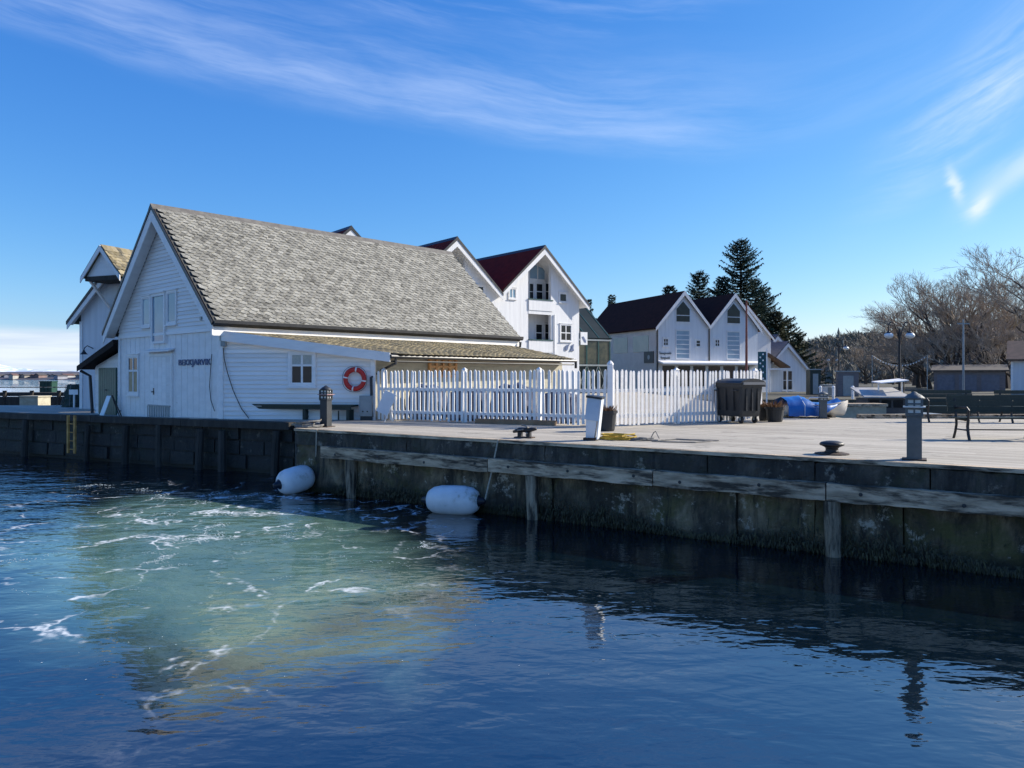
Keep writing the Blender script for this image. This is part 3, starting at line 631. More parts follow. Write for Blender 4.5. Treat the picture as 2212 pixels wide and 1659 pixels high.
# lean-to along the right-hand side
A1 = Vector((-8.86, 23.42, 0)); A2 = Vector((-4.09, 22.7, 0)); inv = ROOT[boat.name].inverted()
TN = Vector((-8.75, 23.3, 4.06)); TF = Vector((.05, 32.75, 4.0)); LN = at(845,770,22.45); LF = Vector((2.31, 29.3, LN.z))
B2 = Vector((1.93, 29.55, 0)); B1 = Vector((-.3, 32.7, 0))
def lerp(a_, b_, t_): return a_+(b_-a_)*t_
def roofz(p):
    """height of the lean-to roof's underside above the ground point p (average plane)"""
    d_ = (LF-LN); nx = Vector((-d_.y, d_.x, 0)).normalized(); t_ = (Vector((p.x,p.y,0))-Vector((LN.x,LN.y,0))).dot(nx); T_ = (Vector((TN.x,TN.y,0))-Vector((LN.x,LN.y,0))).dot(nx)
    return LN.z+(TN.z-LN.z)*t_/T_-.10
wl = MB()
ring = [A1, A2, B2, B1]
wl.v = [Vector((p.x,p.y,1.0)) for p in ring]+[Vector((p.x,p.y,roofz(p)-.03)) for p in ring]
wl.f = [(0,1,5,4),(1,2,6,5),(2,3,7,6),(3,0,4,7),(0,3,2,1),(4,5,6,7)]
lw = put('lean_to_wall', wl, BEIGE, boat, True)
ad = (A2-A1).normalized(); an = Vector((ad.y,-ad.x,0)); an = an if an.y < 0 else -an; AL = (A2-A1).length
def AP(s, z, out=0): p = A1+ad*s+an*out; return Vector((p.x,p.y,z))
zt0, zt1 = roofz(A1)-.03, roofz(A2)-.03
z_ = 1.48; BH2 = .134
while z_ < zt0-.02:
    def lim(z): return AL if z <= zt1 else AL*(zt0-z)/(zt0-zt1)
    a_, b_ = max(.1, lim(z_)), max(.05, lim(z_+BH2))
    mb = MB(); mb.add([AP(.0,z_,.055),AP(a_,z_,.055),AP(b_,z_+BH2,.022),AP(.0,z_+BH2,.022),AP(.0,z_,.0),AP(a_,z_,.0),AP(b_,z_+BH2,0),AP(.0,z_+BH2,0)],
        [(0,1,2,3),(4,7,6,5),(0,4,5,1),(1,5,6,2),(2,6,7,3),(3,7,4,0)])
    put('clapboard', mb, WHITE2, lw, True); z_ += BH2
for s_, zt in ((-.04, zt0-.1), (AL-.06, zt1-.06)):
    put('corner_board', MB().slab([AP(s_,1.3,.085),AP(s_+.14,1.3,.085),AP(s_+.14,zt,.085),AP(s_,zt,.085)], an*-.08), WHITE, lw, True)
# lean-to roof: boarded plate, mossy slates, white rake board, gutter
rp = MB()
for i in range(10):
    a_, b_, c_, d_ = lerp(TN,TF,i/10), lerp(TN,TF,(i+1)/10), lerp(LN,LF,(i+1)/10), lerp(LN,LF,i/10)
    rp.slab([a_,d_,c_,b_], (0,0,.07))
lr = put('lean_to_roof', rp, SLATEDK, boat, True)
sls = MB(); NR, NC = 16, 40
for r_ in range(NR):
    for c_ in range(NC):
        tv = (c_+.5+(.5 if r_ % 2 else 0))/NC; t0 = r_/NR
        if tv > .985: continue
        up_, dn_ = lerp(TN,TF,tv), lerp(LN,LF,tv); p = lerp(up_, dn_, t0); ey = (dn_-up_).normalized(); ex = (lerp(TN,TF,min(1,tv+.01))-lerp(TN,TF,tv-.01)).normalized(); ez_ = ex.cross(ey); ez_ = ez_ if ez_.z > 0 else -ez_
        ln = (dn_-up_).length/NR*1.7; wd = (TF-TN).length/NC
        q = slate_mesh(wd*.97, ln, .016, r_*77+c_, MOSS, .3)
        sls.add([p+Vector((0,0,.08))+ex*v.x+ey*v.y+ez_*v.z for v in q.v], q.f)
put('slates', sls, MOSS, lr, True, kind='stuff')
put('rake_board', MB().slab([TN+an*.12+Vector((0,0,.11)), LN+an*.12+Vector((0,0,.11)), LN+an*.12+Vector((0,0,-.16)), TN+an*.12+Vector((0,0,-.20))], an*-.03), WHITE, boat, True)
gd = (LF-LN).normalized(); go = Vector((gd.y,-gd.x,0)); go = go if go.x > 0 else -go
mb = MB(); mb.tube([LN+go*.09+Vector((0,0,.0))-gd*.1, lerp(LN,LF,.5)+go*.09+Vector((0,0,-.015)), LF+go*.09+gd*.1], .055, 8); put('gutter', mb, BLACK, boat, True)
mb = MB(); mb.tube([LN+go*.03+Vector((0,0,-.14)), LF+go*.03+Vector((0,0,-.14))], .03, 6); put('lower_pipe', mb, BLACK, boat, True)
mb = MB(); p = LN+go*.09+gd*.1; mb.tube([p, p+Vector((0,0,-.2)), A2+Vector((.15,.25,2.95)), A2+Vector((-.05,-.12,2.75)), A2+Vector((-.02,-.13,1.6))], .04, 8); put('downpipe', mb, BLACK, boat, True)
mb = MB(); p = LF+go*.09+gd*.08; mb.tube([p, p+Vector((0,0,-.28))], .05, 8); put('downpipe', mb, BLACK, boat, True)
# lean-to window (end wall)
def AH(px, py):
    d_ = at(px,py,10)-Vector((0,0,EYE)); t_ = (A1-Vector((0,0,0))).dot(an)/d_.dot(an); p = Vector((0,0,EYE))+d_*t_
    return (p-A1).dot(ad), p.z
a_, b_ = AH(631,765), AH(678,829); s0,s1,z0,z1 = a_[0], b_[0], b_[1], a_[1]
def AB(mb, s0, s1, z0, z1, o0, o1): return mb.slab([AP(s0,z0,o1),AP(s1,z0,o1),AP(s1,z1,o1),AP(s0,z1,o1)], an*(o0-o1))
c = MB(); t = .09
for q in ((s0-t,s0,z0-t,z1+t),(s1,s1+t,z0-t,z1+t),(s0,s1,z1,z1+t),(s0,s1,z0-t,z0)): AB(c,*q,.0,.10)
AB(c,s0-.13,s1+.13,z0-t-.045,z0-t-.002,0,.13)
ww = put('window', c, WHITE, boat, True)
zm = z0+(z1-z0)*.62; mid = (s0+s1)/2
f_ = MB()
for q in ((s0,s0+.035,z0,z1),(s1-.035,s1,z0,z1),(mid-.03,mid+.03,z0,z1),(s0+.035,mid-.03,zm-.03,zm+.03),(mid+.03,s1-.035,zm-.03,zm+.03),(s0+.035,mid-.03,z0,z0+.035),(mid+.03,s1-.035,z0,z0+.035),(s0+.035,mid-.03,z1-.035,z1),(mid+.03,s1-.035,z1-.035,z1)): AB(f_,*q,.0,.083)
put('frame', f_, WHITE, ww, True)
for x0_, x1_ in ((s0+.03,mid-.025),(mid+.025,s1-.03)):
    for q0, q1, mt in ((z0+.03,zm-.025,GLASS),(zm+.025,z1-.03,CURTAIN)):
        put('pane', AB(MB(),x0_,x1_,q0,q1,.0,.068), mt, ww, True)
# wall box and hanging cable on the end wall
a_ = AH(487,740); put('junction_box', AB(MB(), a_[0]-.07,a_[0]+.07,a_[1]-.12,a_[1]+.16,.05,.16), GREYMETAL, boat, True)
put('cable', MB().tube([AP(AH(*p)[0],AH(*p)[1],.10) for p in ((486,752),(488,775),(495,805),(508,845),(525,882),(541,903))], .014, 5), IRON, boat, True)
# wood-framed lattice window under the lean-to eave
bd = (B2-A2).normalized(); bn_ = Vector((bd.y,-bd.x,0)); bn_ = bn_ if bn_.x > 0 else -bn_
def BH_(px, py):
    d_ = at(px,py,10)-Vector((0,0,EYE)); t_ = A2.dot(bn_)/d_.dot(bn_); p = Vector((0,0,EYE))+d_*t_; return (p-A2).dot(bd), p.z
def BP(s, z, o): p = A2+bd*s+bn_*o; return Vector((p.x,p.y,z))
def BBx(mb, s0, s1, z0, z1, o0, o1): return mb.slab([BP(s0,z0,o1),BP(s1,z0,o1),BP(s1,z1,o1),BP(s0,z1,o1)], bn_*(o0-o1))
a_, b_ = BH_(926,772), BH_(982,812); s0,s1,z0,z1 = a_[0], b_[0], b_[1], a_[1]
c = MB()
for k in range(5): x_ = s0+(s1-s0)*k/4; BBx(c, x_-.04, x_+.04, z0, z1, 0, .09)
for k in range(3): zz = z0+(z1-z0)*k/2; BBx(c, s0-.04, s1+.04, zz-.035, zz+.035, 0, .08)
lwn = put('window', c, ORANGEWOOD, boat, True, label='lattice window framed in orange wood')
for k in range(4):
    for j in range(2):
        put('pane', BBx(MB(), s0+(s1-s0)*k/4+.04, s0+(s1-s0)*(k+1)/4-.04, z0+(z1-z0)*j/2+.035, z0+(z1-z0)*(j+1)/2-.035, 0, .03), WARMBLIND, lwn, True)

# ------------------------------------------------------------------ hoist house behind, with a green-doored porch
HO = Vector((-17.31, 34.36, 0)); HA = -R(22); hoist = thing('hoist_house', 'narrow white warehouse with a mossy hoist hood, behind the boathouse', 'warehouse', HO, HA)
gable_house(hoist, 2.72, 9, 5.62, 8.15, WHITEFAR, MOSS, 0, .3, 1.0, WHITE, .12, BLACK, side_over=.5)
hz_ = 8.36
mb = MB(); mb.slab([(0,-1.25,hz_),(1.12,-1.25,hz_-1.3),(1.12,.9,hz_-1.3),(0,.9,hz_)], (.08,0,.09)); hr = put('hood_roof', mb, MOSS, hoist)
mb = MB(); mb.slab([(0,-1.25,hz_),(-1.12,-1.25,hz_-1.3),(-1.12,.9,hz_-1.3),(0,.9,hz_)], (-.08,0,.09)); put('hood_roof', mb, MOSS, hoist)
q = MB()
for i in range(7):
    for j in range(8):
        e_ = slate_mesh(.25,.40,.016,i*9+j,MOSS,.3); o_ = Vector((.09+.19*i*.62, -1.2+.24*j+(.12 if i % 2 else 0), hz_+.1-.19*i*.73))
        q.add([o_+Vector((v.y*.64+v.z*.75, v.x, -v.y*.75+v.z*.64)) for v in e_.v], e_.f)
put('slates', q, MOSS, hr, kind='stuff')
mb = MB(); mb.prism([(-1.0,hz_-1.22),(1.0,hz_-1.22),(0,hz_-.06)], 1, -1.1, -1.04); put('hood_gable', mb, WHITE, hoist)
for s in (-1, 1):
    put('hood_barge', MB().slab([(0,-1.29,hz_+.08),(s*1.18,-1.29,hz_-1.28),(s*1.18,-1.29,hz_-1.5),(0,-1.29,hz_-.17)], (0,.035,0)), WHITE, hoist)
    put('hood_bracket', MB().beam((s*.9,-1.1,hz_-1.28),(s*.9,.0,hz_-2.5),.1,.1), WHITE, hoist)
put('hoist_beam', MB().box(-1.0,1.0,-1.18,0,hz_-1.42,hz_-1.23), TIMBERDARK, hoist)
put('loft_door', MB().box(.15,1.0,-.03,0,5.6,7.0), DKGREEN, hoist)
put('corner_board', MB().box(-2.77,-2.6,-.04,-.002,1.0,5.3), WHITE, hoist)
# hooded wall lamp beside the porch
lp = Vector((-1.95,-.0,4.05)); lmp = put('wall_lamp', MB().tube([lp,lp+Vector((0,-.3,.12)),lp+Vector((0,-.45,.0)),lp+Vector((0,-.47,-.1))], .02, 6), IRON, hoist)
put('shade', MB().lathe([(.03,.0),(.05,-.06),(.16,-.2),(.15,-.2),(.04,-.05)], 10, lp+Vector((0,-.47,-.08))), IRON, lmp)
# side porch against the boathouse's left wall, with a green double door
pf, PU = WV+.25, -HW
pl = PU-3.15
mb = MB(); mb.prism([(pl,1.0),(PU-.002,1.0),(PU-.002,3.86),(pl,3.2)], 1, pf, pf+2.2); pw = put('porch_wall', mb, WHITE2, boat)
for k in range(18):
    z_ = 1.28+k*.135; zz = z_+.135
    x0_ = pl-.01 if zz < 3.2 else pl+(zz-3.18)*3.15/.66
    if x0_ > PU-.15: continue
    put('clapboard', MB().add([(x0_,pf-.04,z_),(PU-.004,pf-.04,z_),(PU-.004,pf-.012,zz),(x0_,pf-.012,zz),(x0_,pf+.01,z_),(PU-.004,pf+.01,z_),(PU-.004,pf+.01,zz),(x0_,pf+.01,zz)],[(0,1,2,3),(4,7,6,5),(0,4,5,1),(1,5,6,2),(2,6,7,3),(3,7,4,0)]), WHITE2, pw)
FELT = M('porch_felt',(.02,.016,.016),(.03,.022,.02),6,.8,spec=.1)
put('porch_roof', MB().slab([(pl-.75,pf-.45,3.06),(PU-.004,pf-.45,4.02),(PU-.004,pf+2.4,4.02),(pl-.75,pf+2.4,3.06)], (-.03,0,.14)), FELT, boat)
put('porch_fascia', MB().slab([(pl-.75,pf-.48,3.20),(PU-.006,pf-.48,4.16),(PU-.006,pf-.48,3.92),(pl-.75,pf-.48,2.98)], (0,.028,0)), FELT, boat)
pd = put('porch_door', MB().box(PU-2.62,PU-.82,pf-.075,pf-.041,1.28,3.12), GREENDOOR, boat, label='green double door')
for k in range(8): put('plank', MB().box(PU-2.62+k*.225+.008,PU-2.62+(k+1)*.225-.008,pf-.09,pf-.074,1.32,3.08), GREENDOOR, pd)
put('handle', MB().tube([(PU-1.8,pf-.09,2.25),(PU-1.8,pf-.14,2.25),(PU-1.65,pf-.14,2.25)], .02, 6), IRON, pd)
put('porch_downpipe', MB().tube([(pl-.65,pf-.35,3.0),(pl-.3,pf-.12,2.8),(pl-.1,pf-.1,1.3)], .06, 8), BLACK, boat)

# ------------------------------------------------------------------ three-gabled inn with red roof
IP = Vector((1.94, 52.0, 0)); IA = math.atan2(.62, .785)
inn = thing('inn', 'tall white three-gabled inn with dark red tiled roof and recessed balconies', 'inn', IP, IA)
IW, IE, IRD = 3.56, 8.15, 11.3; isl = (IRD-IE)/IW
def IU(px, py, v=0): return plane_hit(inn, px, py, v)
oa, ob_ = IU(1141,690)[0], IU(1190,690)[0]; DEP = 1.1
for gi in range(3):
    c0 = -2*IW*gi; ridge = IRD-(0,.22,.42)[gi]
    def gz(u): return ridge-.02-abs(u)*isl
    m = MB()
    L = [(-IW,1.2),(oa,1.2),(oa,gz(oa)),(-IW,IE)]; Rr = [(ob_,1.2),(IW,1.2),(IW,IE),(ob_,gz(ob_))]
    for pl in (L, Rr): m.prism([(p[0]+c0,p[1]) for p in pl], 1, 0, .25)
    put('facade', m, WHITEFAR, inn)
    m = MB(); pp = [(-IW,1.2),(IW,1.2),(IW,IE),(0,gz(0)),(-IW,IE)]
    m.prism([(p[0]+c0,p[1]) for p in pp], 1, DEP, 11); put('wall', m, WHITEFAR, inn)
    if gi in (0, 2):
        s_ = IW-.01 if gi == 0 else -IW+.01
        put('side_wall', MB().box(min(c0+s_,c0+s_*.985),max(c0+s_,c0+s_*.985),.25,DEP,1.2,IE), WHITEFAR, inn)
    nr = math.hypot(1, isl)
    for s in (-1, 1):
        ex_ = IW if (s < 0 and gi < 2) or (s > 0 and gi > 0) else IW+.55
        z1_ = ridge-isl*ex_
        m = MB(); m.slab([(c0,-.45,ridge+.03),(c0+s*ex_,-.45,z1_+.03),(c0+s*ex_,11.4,z1_+.03),(c0,11.4,ridge+.03)], (s*isl/nr*.16,0,.16/nr)); rf_ = put('roof', m, REDTILE, inn)
        put('barge_board', MB().slab([(c0,-.48,ridge+.05),(c0+s*ex_,-.48,z1_+.05),(c0+s*ex_,-.48,z1_-.26),(c0,-.48,ridge-.34)], (0,.03,0)), WHITEFAR, inn)
        put('soffit', MB().slab([(c0+s*.05,-.45,ridge-.0-.05*isl),(c0+s*ex_,-.45,z1_),(c0+s*ex_,11.2,z1_),(c0+s*.05,11.2,ridge-.05*isl)], (0,0,-.05)), WHITEFAR, inn)
        put('verge_trim', MB().slab([(c0,-.51,ridge+.26),(c0+s*ex_,-.51,z1_+.19),(c0+s*ex_,-.51,z1_+.03),(c0,-.51,ridge+.06)], (0,.028,0)), BLACK, inn)
    put('ridge_cap', MB().prism([(c0-.2,ridge+.08),(c0,ridge+.30),(c0+.2,ridge+.08)], 1, -.5, 11.4), BLACK, inn)
# gable 3 details
def IR(x0, y0, x1, y1, v=0): a_, b_ = IU(x0,y0,v), IU(x1,y1,v); return a_[0], b_[0], b_[1], a_[1]
for gi in (0, 1):
    c0 = -2*IW*gi
    for (yt, yb) in ((647,673),(735,762)):
        _, _, z0, z1 = IR(1145,yt,1192,yb)
        b_ = put('balcony', MB().box(c0+oa+.02,c0+ob_+.12,-.06,.02,z0,z1), WHITEFAR, inn)
        put('rail', MB().box(c0+oa+.01,c0+ob_+.14,-.10,.05,z1+.004,z1+.07), TEAL, b_)
        put('floor', MB().box(c0+oa+.01,c0+ob_-.01,.03,DEP-.01,z0-.12,z0), WHITEFAR, b_)
        put('soffit', MB().box(c0+oa+.005,c0+ob_-.005,-.02,.028,z0-.25,z0-.004), WHITEFAR, b_)
    for (x0,y0,x1,y1,nx) in ((1158,612,1172,648,1),(1143,612,1152,648,1),(1178,612,1186,648,1),(1157,700,1171,738,1),(1177,700,1186,738,1)):
        u0,u1,z0,z1 = IR(x0,y0,x1,y1,DEP); window(inn, c0+u0, c0+u1, z0, z1, DEP, nx, 2, GLASS, .06, casing=WHITEFAR)
    u0,u1,z0,z1 = IR(1145,572,1176,604,DEP); mid = (u0+u1)/2
    put('gable_window', MB().prism([(c0+u0,z0),(c0+u1,z0),(c0+u1,z1-.2),(c0+.02,min(z1+.4,gz(0)-.3)),(c0+u0,z1-.2)], 1, DEP-.03, DEP-.002), GLASSSKY, inn)
    put('window_bar', MB().box(c0+mid-.03,c0+mid+.03,DEP-.06,DEP-.031,z0,z1+.15), WHITEFAR, inn)
    for (x0,y0,x1,y1,nx,nz) in ((1209,634,1223,652,1,1),(1100,624,1113,644,2,1),(1211,702,1233,736,2,2)):
        u0,u1,z0,z1 = IR(x0,y0,x1,y1); window(inn, c0+u0, c0+u1, z0, z1, 0, nx, nz, GLASSSKY if nx == 2 and nz == 1 else GLASS, .09, casing=WHITEFAR)
    put('downpipe', MB().tube([(c0+ob_+.28,-.05,7.0),(c0+ob_+.28,-.05,1.2)], .04, 6), WHITEFAR, inn)
u0,u1,z0,z1 = IR(1220,743,1239,758)
wd, hg = u1-u0, z1-z0
lg = put('emblem', MB().prism([(u0,z0+.1*hg),(u0+.02*wd,z0+.6*hg),(u0+.2*wd,z0+.85*hg),(u0+.5*wd,z0+.95*hg),(u0+.38*wd,z0+.7*hg),(u0+.3*wd,z0+.3*hg),(u0+.2*wd,z0)], 1, -.06, -.02), LETTER, inn, label='dark blue leaf emblem')
put('leaf', MB().prism([(u0+.55*wd,z0-.05*hg),(u0+.75*wd,z0+.45*hg),(u0+.8*wd,z0+.9*hg),(u0+.98*wd,z0+hg),(u0+.92*wd,z0+.4*hg),(u1,z0-.02*hg)], 1, -.06, -.02), LETTER, lg)
# signboard on the right corner
put('hanging_sign', MB().box(IW+.1,IW+.75,-.06,-.02,5.0,5.9), WHITEFAR, inn)
put('sign_mark', MB().prism([(IW+.2,5.55),(IW+.45,5.2),(IW+.6,5.15),(IW+.6,5.3),(IW+.35,5.6)], 1, -.08, -.061), LETTER, inn)

# ------------------------------------------------------------------ glazed link
gl = thing('glass_link', 'dark green glazed link building with lattice screen, between inn and guest house', 'building', (6.9, 58.5, 0), R(30))
put('wall', MB().box(-2.6,.7,.0,6,1.2,5.6), M('dark_glazing', (.012,.02,.02), (.025,.035,.032), 1, .4, spec=.2), gl)
put('glass_roof', MB().slab([(-2.7,-.1,5.6),(.8,-.1,5.6),(.8,3.2,8.2),(-2.7,3.2,8.2)], (0,-.03,.06)), M('dull_roof_glass', (.012,.02,.02), (.022,.03,.03), 1, .5, spec=.15), gl)
for k in range(4):
    x_ = -2.6+k*1.08
    put('post', MB().box(x_-.05,x_+.05,-.07,-.004,1.2,5.6), TEAL, gl)
    put('rafter', MB().beam((x_,-.12,5.66),(x_,3.2,8.28),.07,.07), TEAL, gl)
    if k < 3:
        put('pane', MB().box(x_+.06,x_+1.02,-.035,-.005,3.7,5.4), M('glass_amber' , (.10,.10,.07), (.035,.05,.045), 1.2, .15, spec=.3) if k == 0 else MATS['glass_amber'], gl)
        put('lattice', MB().beam((x_+.05,-.055,1.3),(x_+1.03,-.055,3.5),.07,.03).beam((x_+.05,-.058,3.5),(x_+1.03,-.058,1.3),.07,.024), GREYMETAL, gl)
for z_ in (3.6, 5.5): put('rail', MB().box(-2.65,.75,-.09,-.071,z_-.06,z_+.06), GREYMETAL, gl)

# ------------------------------------------------------------------ guest house with two gables
GA = Vector((14.69, 66, 0)); GAng = math.atan2(.362, .932)
gh = thing('guest_house', 'white twin-gabled guest house with dark brown roof and pointed windows', 'guest house', GA, GAng)
GW, GE, GRD = 2.62, 7.0, 9.85; gsl = (GRD-GE)/GW
def HU(px, py, v=0): return plane_hit(gh, px, py, v)
for gi in range(2):
    c0 = 2*GW*gi-.0; 
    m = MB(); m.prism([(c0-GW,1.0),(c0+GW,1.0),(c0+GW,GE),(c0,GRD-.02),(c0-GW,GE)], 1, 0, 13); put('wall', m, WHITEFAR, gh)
    nr = math.hypot(1, gsl)
    for s in (-1, 1):
        ex_ = GW if (s > 0 and gi == 0) or (s < 0 and gi == 1) else GW+.25
        z1_ = GRD-gsl*ex_
        put('roof', MB().slab([(c0,-.25,GRD+.02),(c0+s*ex_,-.25,z1_+.02),(c0+s*ex_,13.3,z1_+.02),(c0,13.3,GRD+.02)], (s*gsl/nr*.14,0,.14/nr)), BROWNTILE, gh)
        put('barge_board', MB().slab([(c0,-.29,GRD+.24),(c0+s*ex_,-.29,z1_+.16),(c0+s*ex_,-.29,z1_-.16),(c0,-.29,GRD-.16)], (0,.03,0)), WHITEFAR, gh)
    put('ridge_cap', MB().prism([(c0-.15,GRD+.07),(c0,GRD+.24),(c0+.15,GRD+.07)], 1, -.2, 13.3), BROWNTILE, gh)
    x0 = HU(1460.5,660)[0]; x1 = HU(1489,660)[0]; wz0 = HU(1475,695)[1]; wz1 = HU(1475,668)[1]; wt = HU(1475,651)[1]
    gw_ = put('pointed_window', MB().prism([(c0+x0-.1,wz0-.1),(c0+x1+.1,wz0-.1),(c0+x1+.1,wz1),(c0+(x0+x1)/2,wt+.14),(c0+x0-.1,wz1)], 1, -.05, -.002), WHITEFAR, gh)
    put('pane', MB().prism([(c0+x0,wz0),(c0+x1,wz0),(c0+x1,wz1),(c0+(x0+x1)/2,wt),(c0+x0,wz1)], 1, -.065, -.052), GLASS, gw_)
    put('bar', MB().box(c0+x0,c0+x1,-.078,-.066,(wz0+wz1)/2-.03,(wz0+wz1)/2+.03), WHITEFAR, gw_)
    z0 = HU(1475,774)[1]; z1 = HU(1475,714)[1]
    window(gh, c0+x0, c0+x1, z0, z1, 0, 1, 6, GLASSSKY, .07, casing=WHITEFAR, name='tall_window')
    u_ = HU(1438,739); window(gh, c0+u_[0]-.22, c0+u_[0]+.22, u_[1]-.28, u_[1]+.28, 0, 2, 2, GLASS, .1, casing=WHITEFAR)
    if gi == 0: u_ = HU(1508,742); window(gh, c0+u_[0]-.2, c0+u_[0]+.2, u_[1]-.26, u_[1]+.26, 0, 1, 2, GLASS, .1, casing=WHITEFAR)
put('downpipe', MB().tube([(-GW+.02,-.07,GE-.1),(-GW+.02,-.07,1.0)], .07, 6), BLACK, gh)
put('downpipe', MB().tube([(GW,-.08,GE-.1),(GW,-.08,4.1),(GW+.3,-.08,3.95),(GW+2.6,-.08,3.85)], .06, 6), BLACK, gh)
# cursive two-line sign, unreadable at this distance: flowing strokes
u_ = HU(1437,768)
for li, (wd, zz) in enumerate(((1.15,.18),(.9,-.22))):
    pts = []
    for k in range(46):
        t_ = k/45; amp = .07+(.09 if k in (0,1,2,18,19,20,40,41) else 0)
        pts.append((u_[0]-wd/2+wd*t_+.03*math.cos(k*1.6), -.04, u_[1]+zz+amp*math.sin(k*1.6)))
    put('script_sign', MB().tube(pts, .026, 4), M('sign_script', (.06,.09,.11), None, 3, .5) if li == 0 else MATS['sign_script'], gh)
# front canopy and lower windows
a_ = HU(1420,787); b_ = HU(1640,795)
put('canopy', MB().slab([(a_[0],-.9,a_[1]),(b_[0],-.9,a_[1]),(b_[0],-.01,a_[1]+.2),(a_[0],-.01,a_[1]+.2)], (0,0,.14)), WHITE, gh)
for k in range(6):
    x_ = a_[0]+.5+k*1.55; put('shop_window', MB().box(x_,x_+1.2,-.04,-.002,1.9,a_[1]-.12), GLASS, gh)
# cream side wall facing the link
sm_ = MB().box(-GW-.06,-GW-.002,.05,12.9,1.0,GE-.05); put('side_cladding', sm_, CREAM, gh)
for k in range(3):
    y_ = 1.2+k*3.6; put('side_window', MB().box(-GW-.09,-GW-.061,y_,y_+2.6,4.9,6.3), M('mint_glass', (.22,.30,.27), (.30,.36,.32), .7, .15) if k == 0 else MATS['mint_glass'], gh)
put('black_sign', MB().box(-GW-.12,-GW-.061,.35,1.9,3.9,4.9), BLACK, gh)
put('sign_emblem', MB().lathe([(.2,-.01),(.2,.01)], 12, (-GW-.13,1.1,4.4), (-1,0,0)), GREYMETAL, gh)

def small_gable(name, label, apex, rz, hw, length, eave, wall, roofm, cat='boathouse', group=None, **k):
    t_ = thing(name, label, cat, (apex.x, apex.y, 0), rz, group)
    gable_house(t_, hw, length, eave, apex.z, wall, roofm, 0, .25, .9, WHITEFAR, .12, None, **k); return t_
c_ = small_gable('gabled_house', 'white gabled house set behind the twin-gabled guest house, beside the tall spruce', at(1611,660,74.5), GAng, 3.0, 9, 6.6, WHITEFAR, BROWNTILE, 'house')
d1 = small_gable('boat_shed', 'small white shed with pale ridge, squeezed beside the gabled house', at(1677,727,80), R(16), 2.3, 9, 4.6, WHITEFAR, GREYWALL, 'shed')
d2 = small_gable('sea_house', 'low white sea house with steep bare gable and a paired window', at(1699,742,77), R(18), 2.45, 9, 3.5, WHITEFAR, GREYWALL, 'sea house')
def SU(px, py): return plane_hit(d2, px, py, 0)
a_, b_ = SU(1691,801), SU(1711,842); window(d2, a_[0], b_[0], b_[1], a_[1], 0, 2, 2, GLASS, .1, casing=WHITEFAR)
a_ = SU(1702,768); 
pr = thing('porch_roof', 'brown tiled porch roof on white posts, in front of the low sea house', 'porch', at(1663,790,75.5)*1, R(14))
pz = 0
ROOT[pr.name] = Matrix.Translation(Vector((at(1663,790,75.5).x, 75.5, 1.2))) @ Matrix.Rotation(R(14), 4, 'Z'); pr.location = (at(1663,790,75.5).x, 75.5, 1.2)
zt = at(1655,766,75.5).z-1.2; zl = at(1700,795,75.5).z-1.2
put('roof', MB().slab([(-.6,-.8,zt),(1.75,-.8,zl),(1.75,1.2,zl),(-.6,1.2,zt)], (0,0,.14)), M('brown_tile',(.16,.095,.06),(.11,.07,.045),3,.7), pr)
for x_ in (-.5, 1.5): put('post', MB().box(x_-.06,x_+.06,-.7,-.58,0,zl-.02), WHITEFAR, pr)
put('beam', MB().box(-.56,1.65,-.76,-.62,zl-.18,zl-.03), WHITEFAR, pr)

# ------------------------------------------------------------------ picket fences
def fence_run(label, p0, p1, hgt, gap, posts, first_t=0.0, seed=1, post_h=.14):
    d_ = p1-p0; L = d_.length; rz = math.atan2(d_.y, d_.x); rr = random.Random(seed)
    t_ = thing('picket_fence', label, 'fence', p0, rz, 'white picket fence runs on the quay')
    for z_ in (.26, .92): put('rail', MB().box(0,L,.018,.055,z_-.045,z_+.045), WHITE, t_)
    w_ = .072
    mesh = MB().prism([(-w_/2,.04),(w_/2,.04),(w_/2,hgt-.05),(w_*.22,hgt-.008),(0,hgt),(-w_*.22,hgt-.008),(-w_/2,hgt-.05)], 1, -.012, .012).mesh('picket', WHITE)
    n_ = int(L/gap)
    for k in range(n_+1):
        x_ = first_t+k*gap
        if x_ > L: break
        o_ = put('picket', mesh, None, t_, loc=(x_+rr.uniform(-.006,.006), rr.uniform(-.003,.003), rr.uniform(-.028,.014))); o_.rotation_euler = (0, R(rr.gauss(0,.75)), 0)
    for x_ in posts:
        po = put('post', MB().box(x_-.055,x_+.055,.057,.167,0,hgt+post_h-.05), WHITE, t_)
        put('post_cap', MB().add([(x_-.07,.04,hgt+post_h-.05),(x_+.07,.04,hgt+post_h-.05),(x_+.07,.18,hgt+post_h-.05),(x_-.07,.18,hgt+post_h-.05),(x_,.11,hgt+post_h+.02)], [(0,3,2,1),(0,1,4),(1,2,4),(2,3,4),(3,0,4)]), WHITE, po)
    return t_
FC = on_z(1316, 922, DZ); FL = Vector((-3.95, 22.62, DZ)); FR = Vector((7.35, 22.6, DZ))
L1 = (FC-FL).length; L2 = (FR-FC).length
fence_run('shaded white picket fence from the lean-to to the corner post', FL, FC, 1.46, .138, [L1*.02, L1*.40, L1*.72, L1-.0], .05, 3, .06)
fence_run('sunlit white picket fence running behind the black waste bin', FC, FR, 1.46, .142, [.02+L2*.42, L2*.97], .12, 5, .05)
cp = thing('corner_post', 'tall white corner post joining the two picket fence runs', 'post', FC+Vector((.02,-.05,0)), R(-10))
put('shaft', MB().box(-.07,.07,-.07,.07,0,1.58), WHITE, cp)
put('cap', MB().lathe([(.085,1.58),(.085,1.61),(.05,1.66),(.01,1.69)], 8), WHITE, cp)
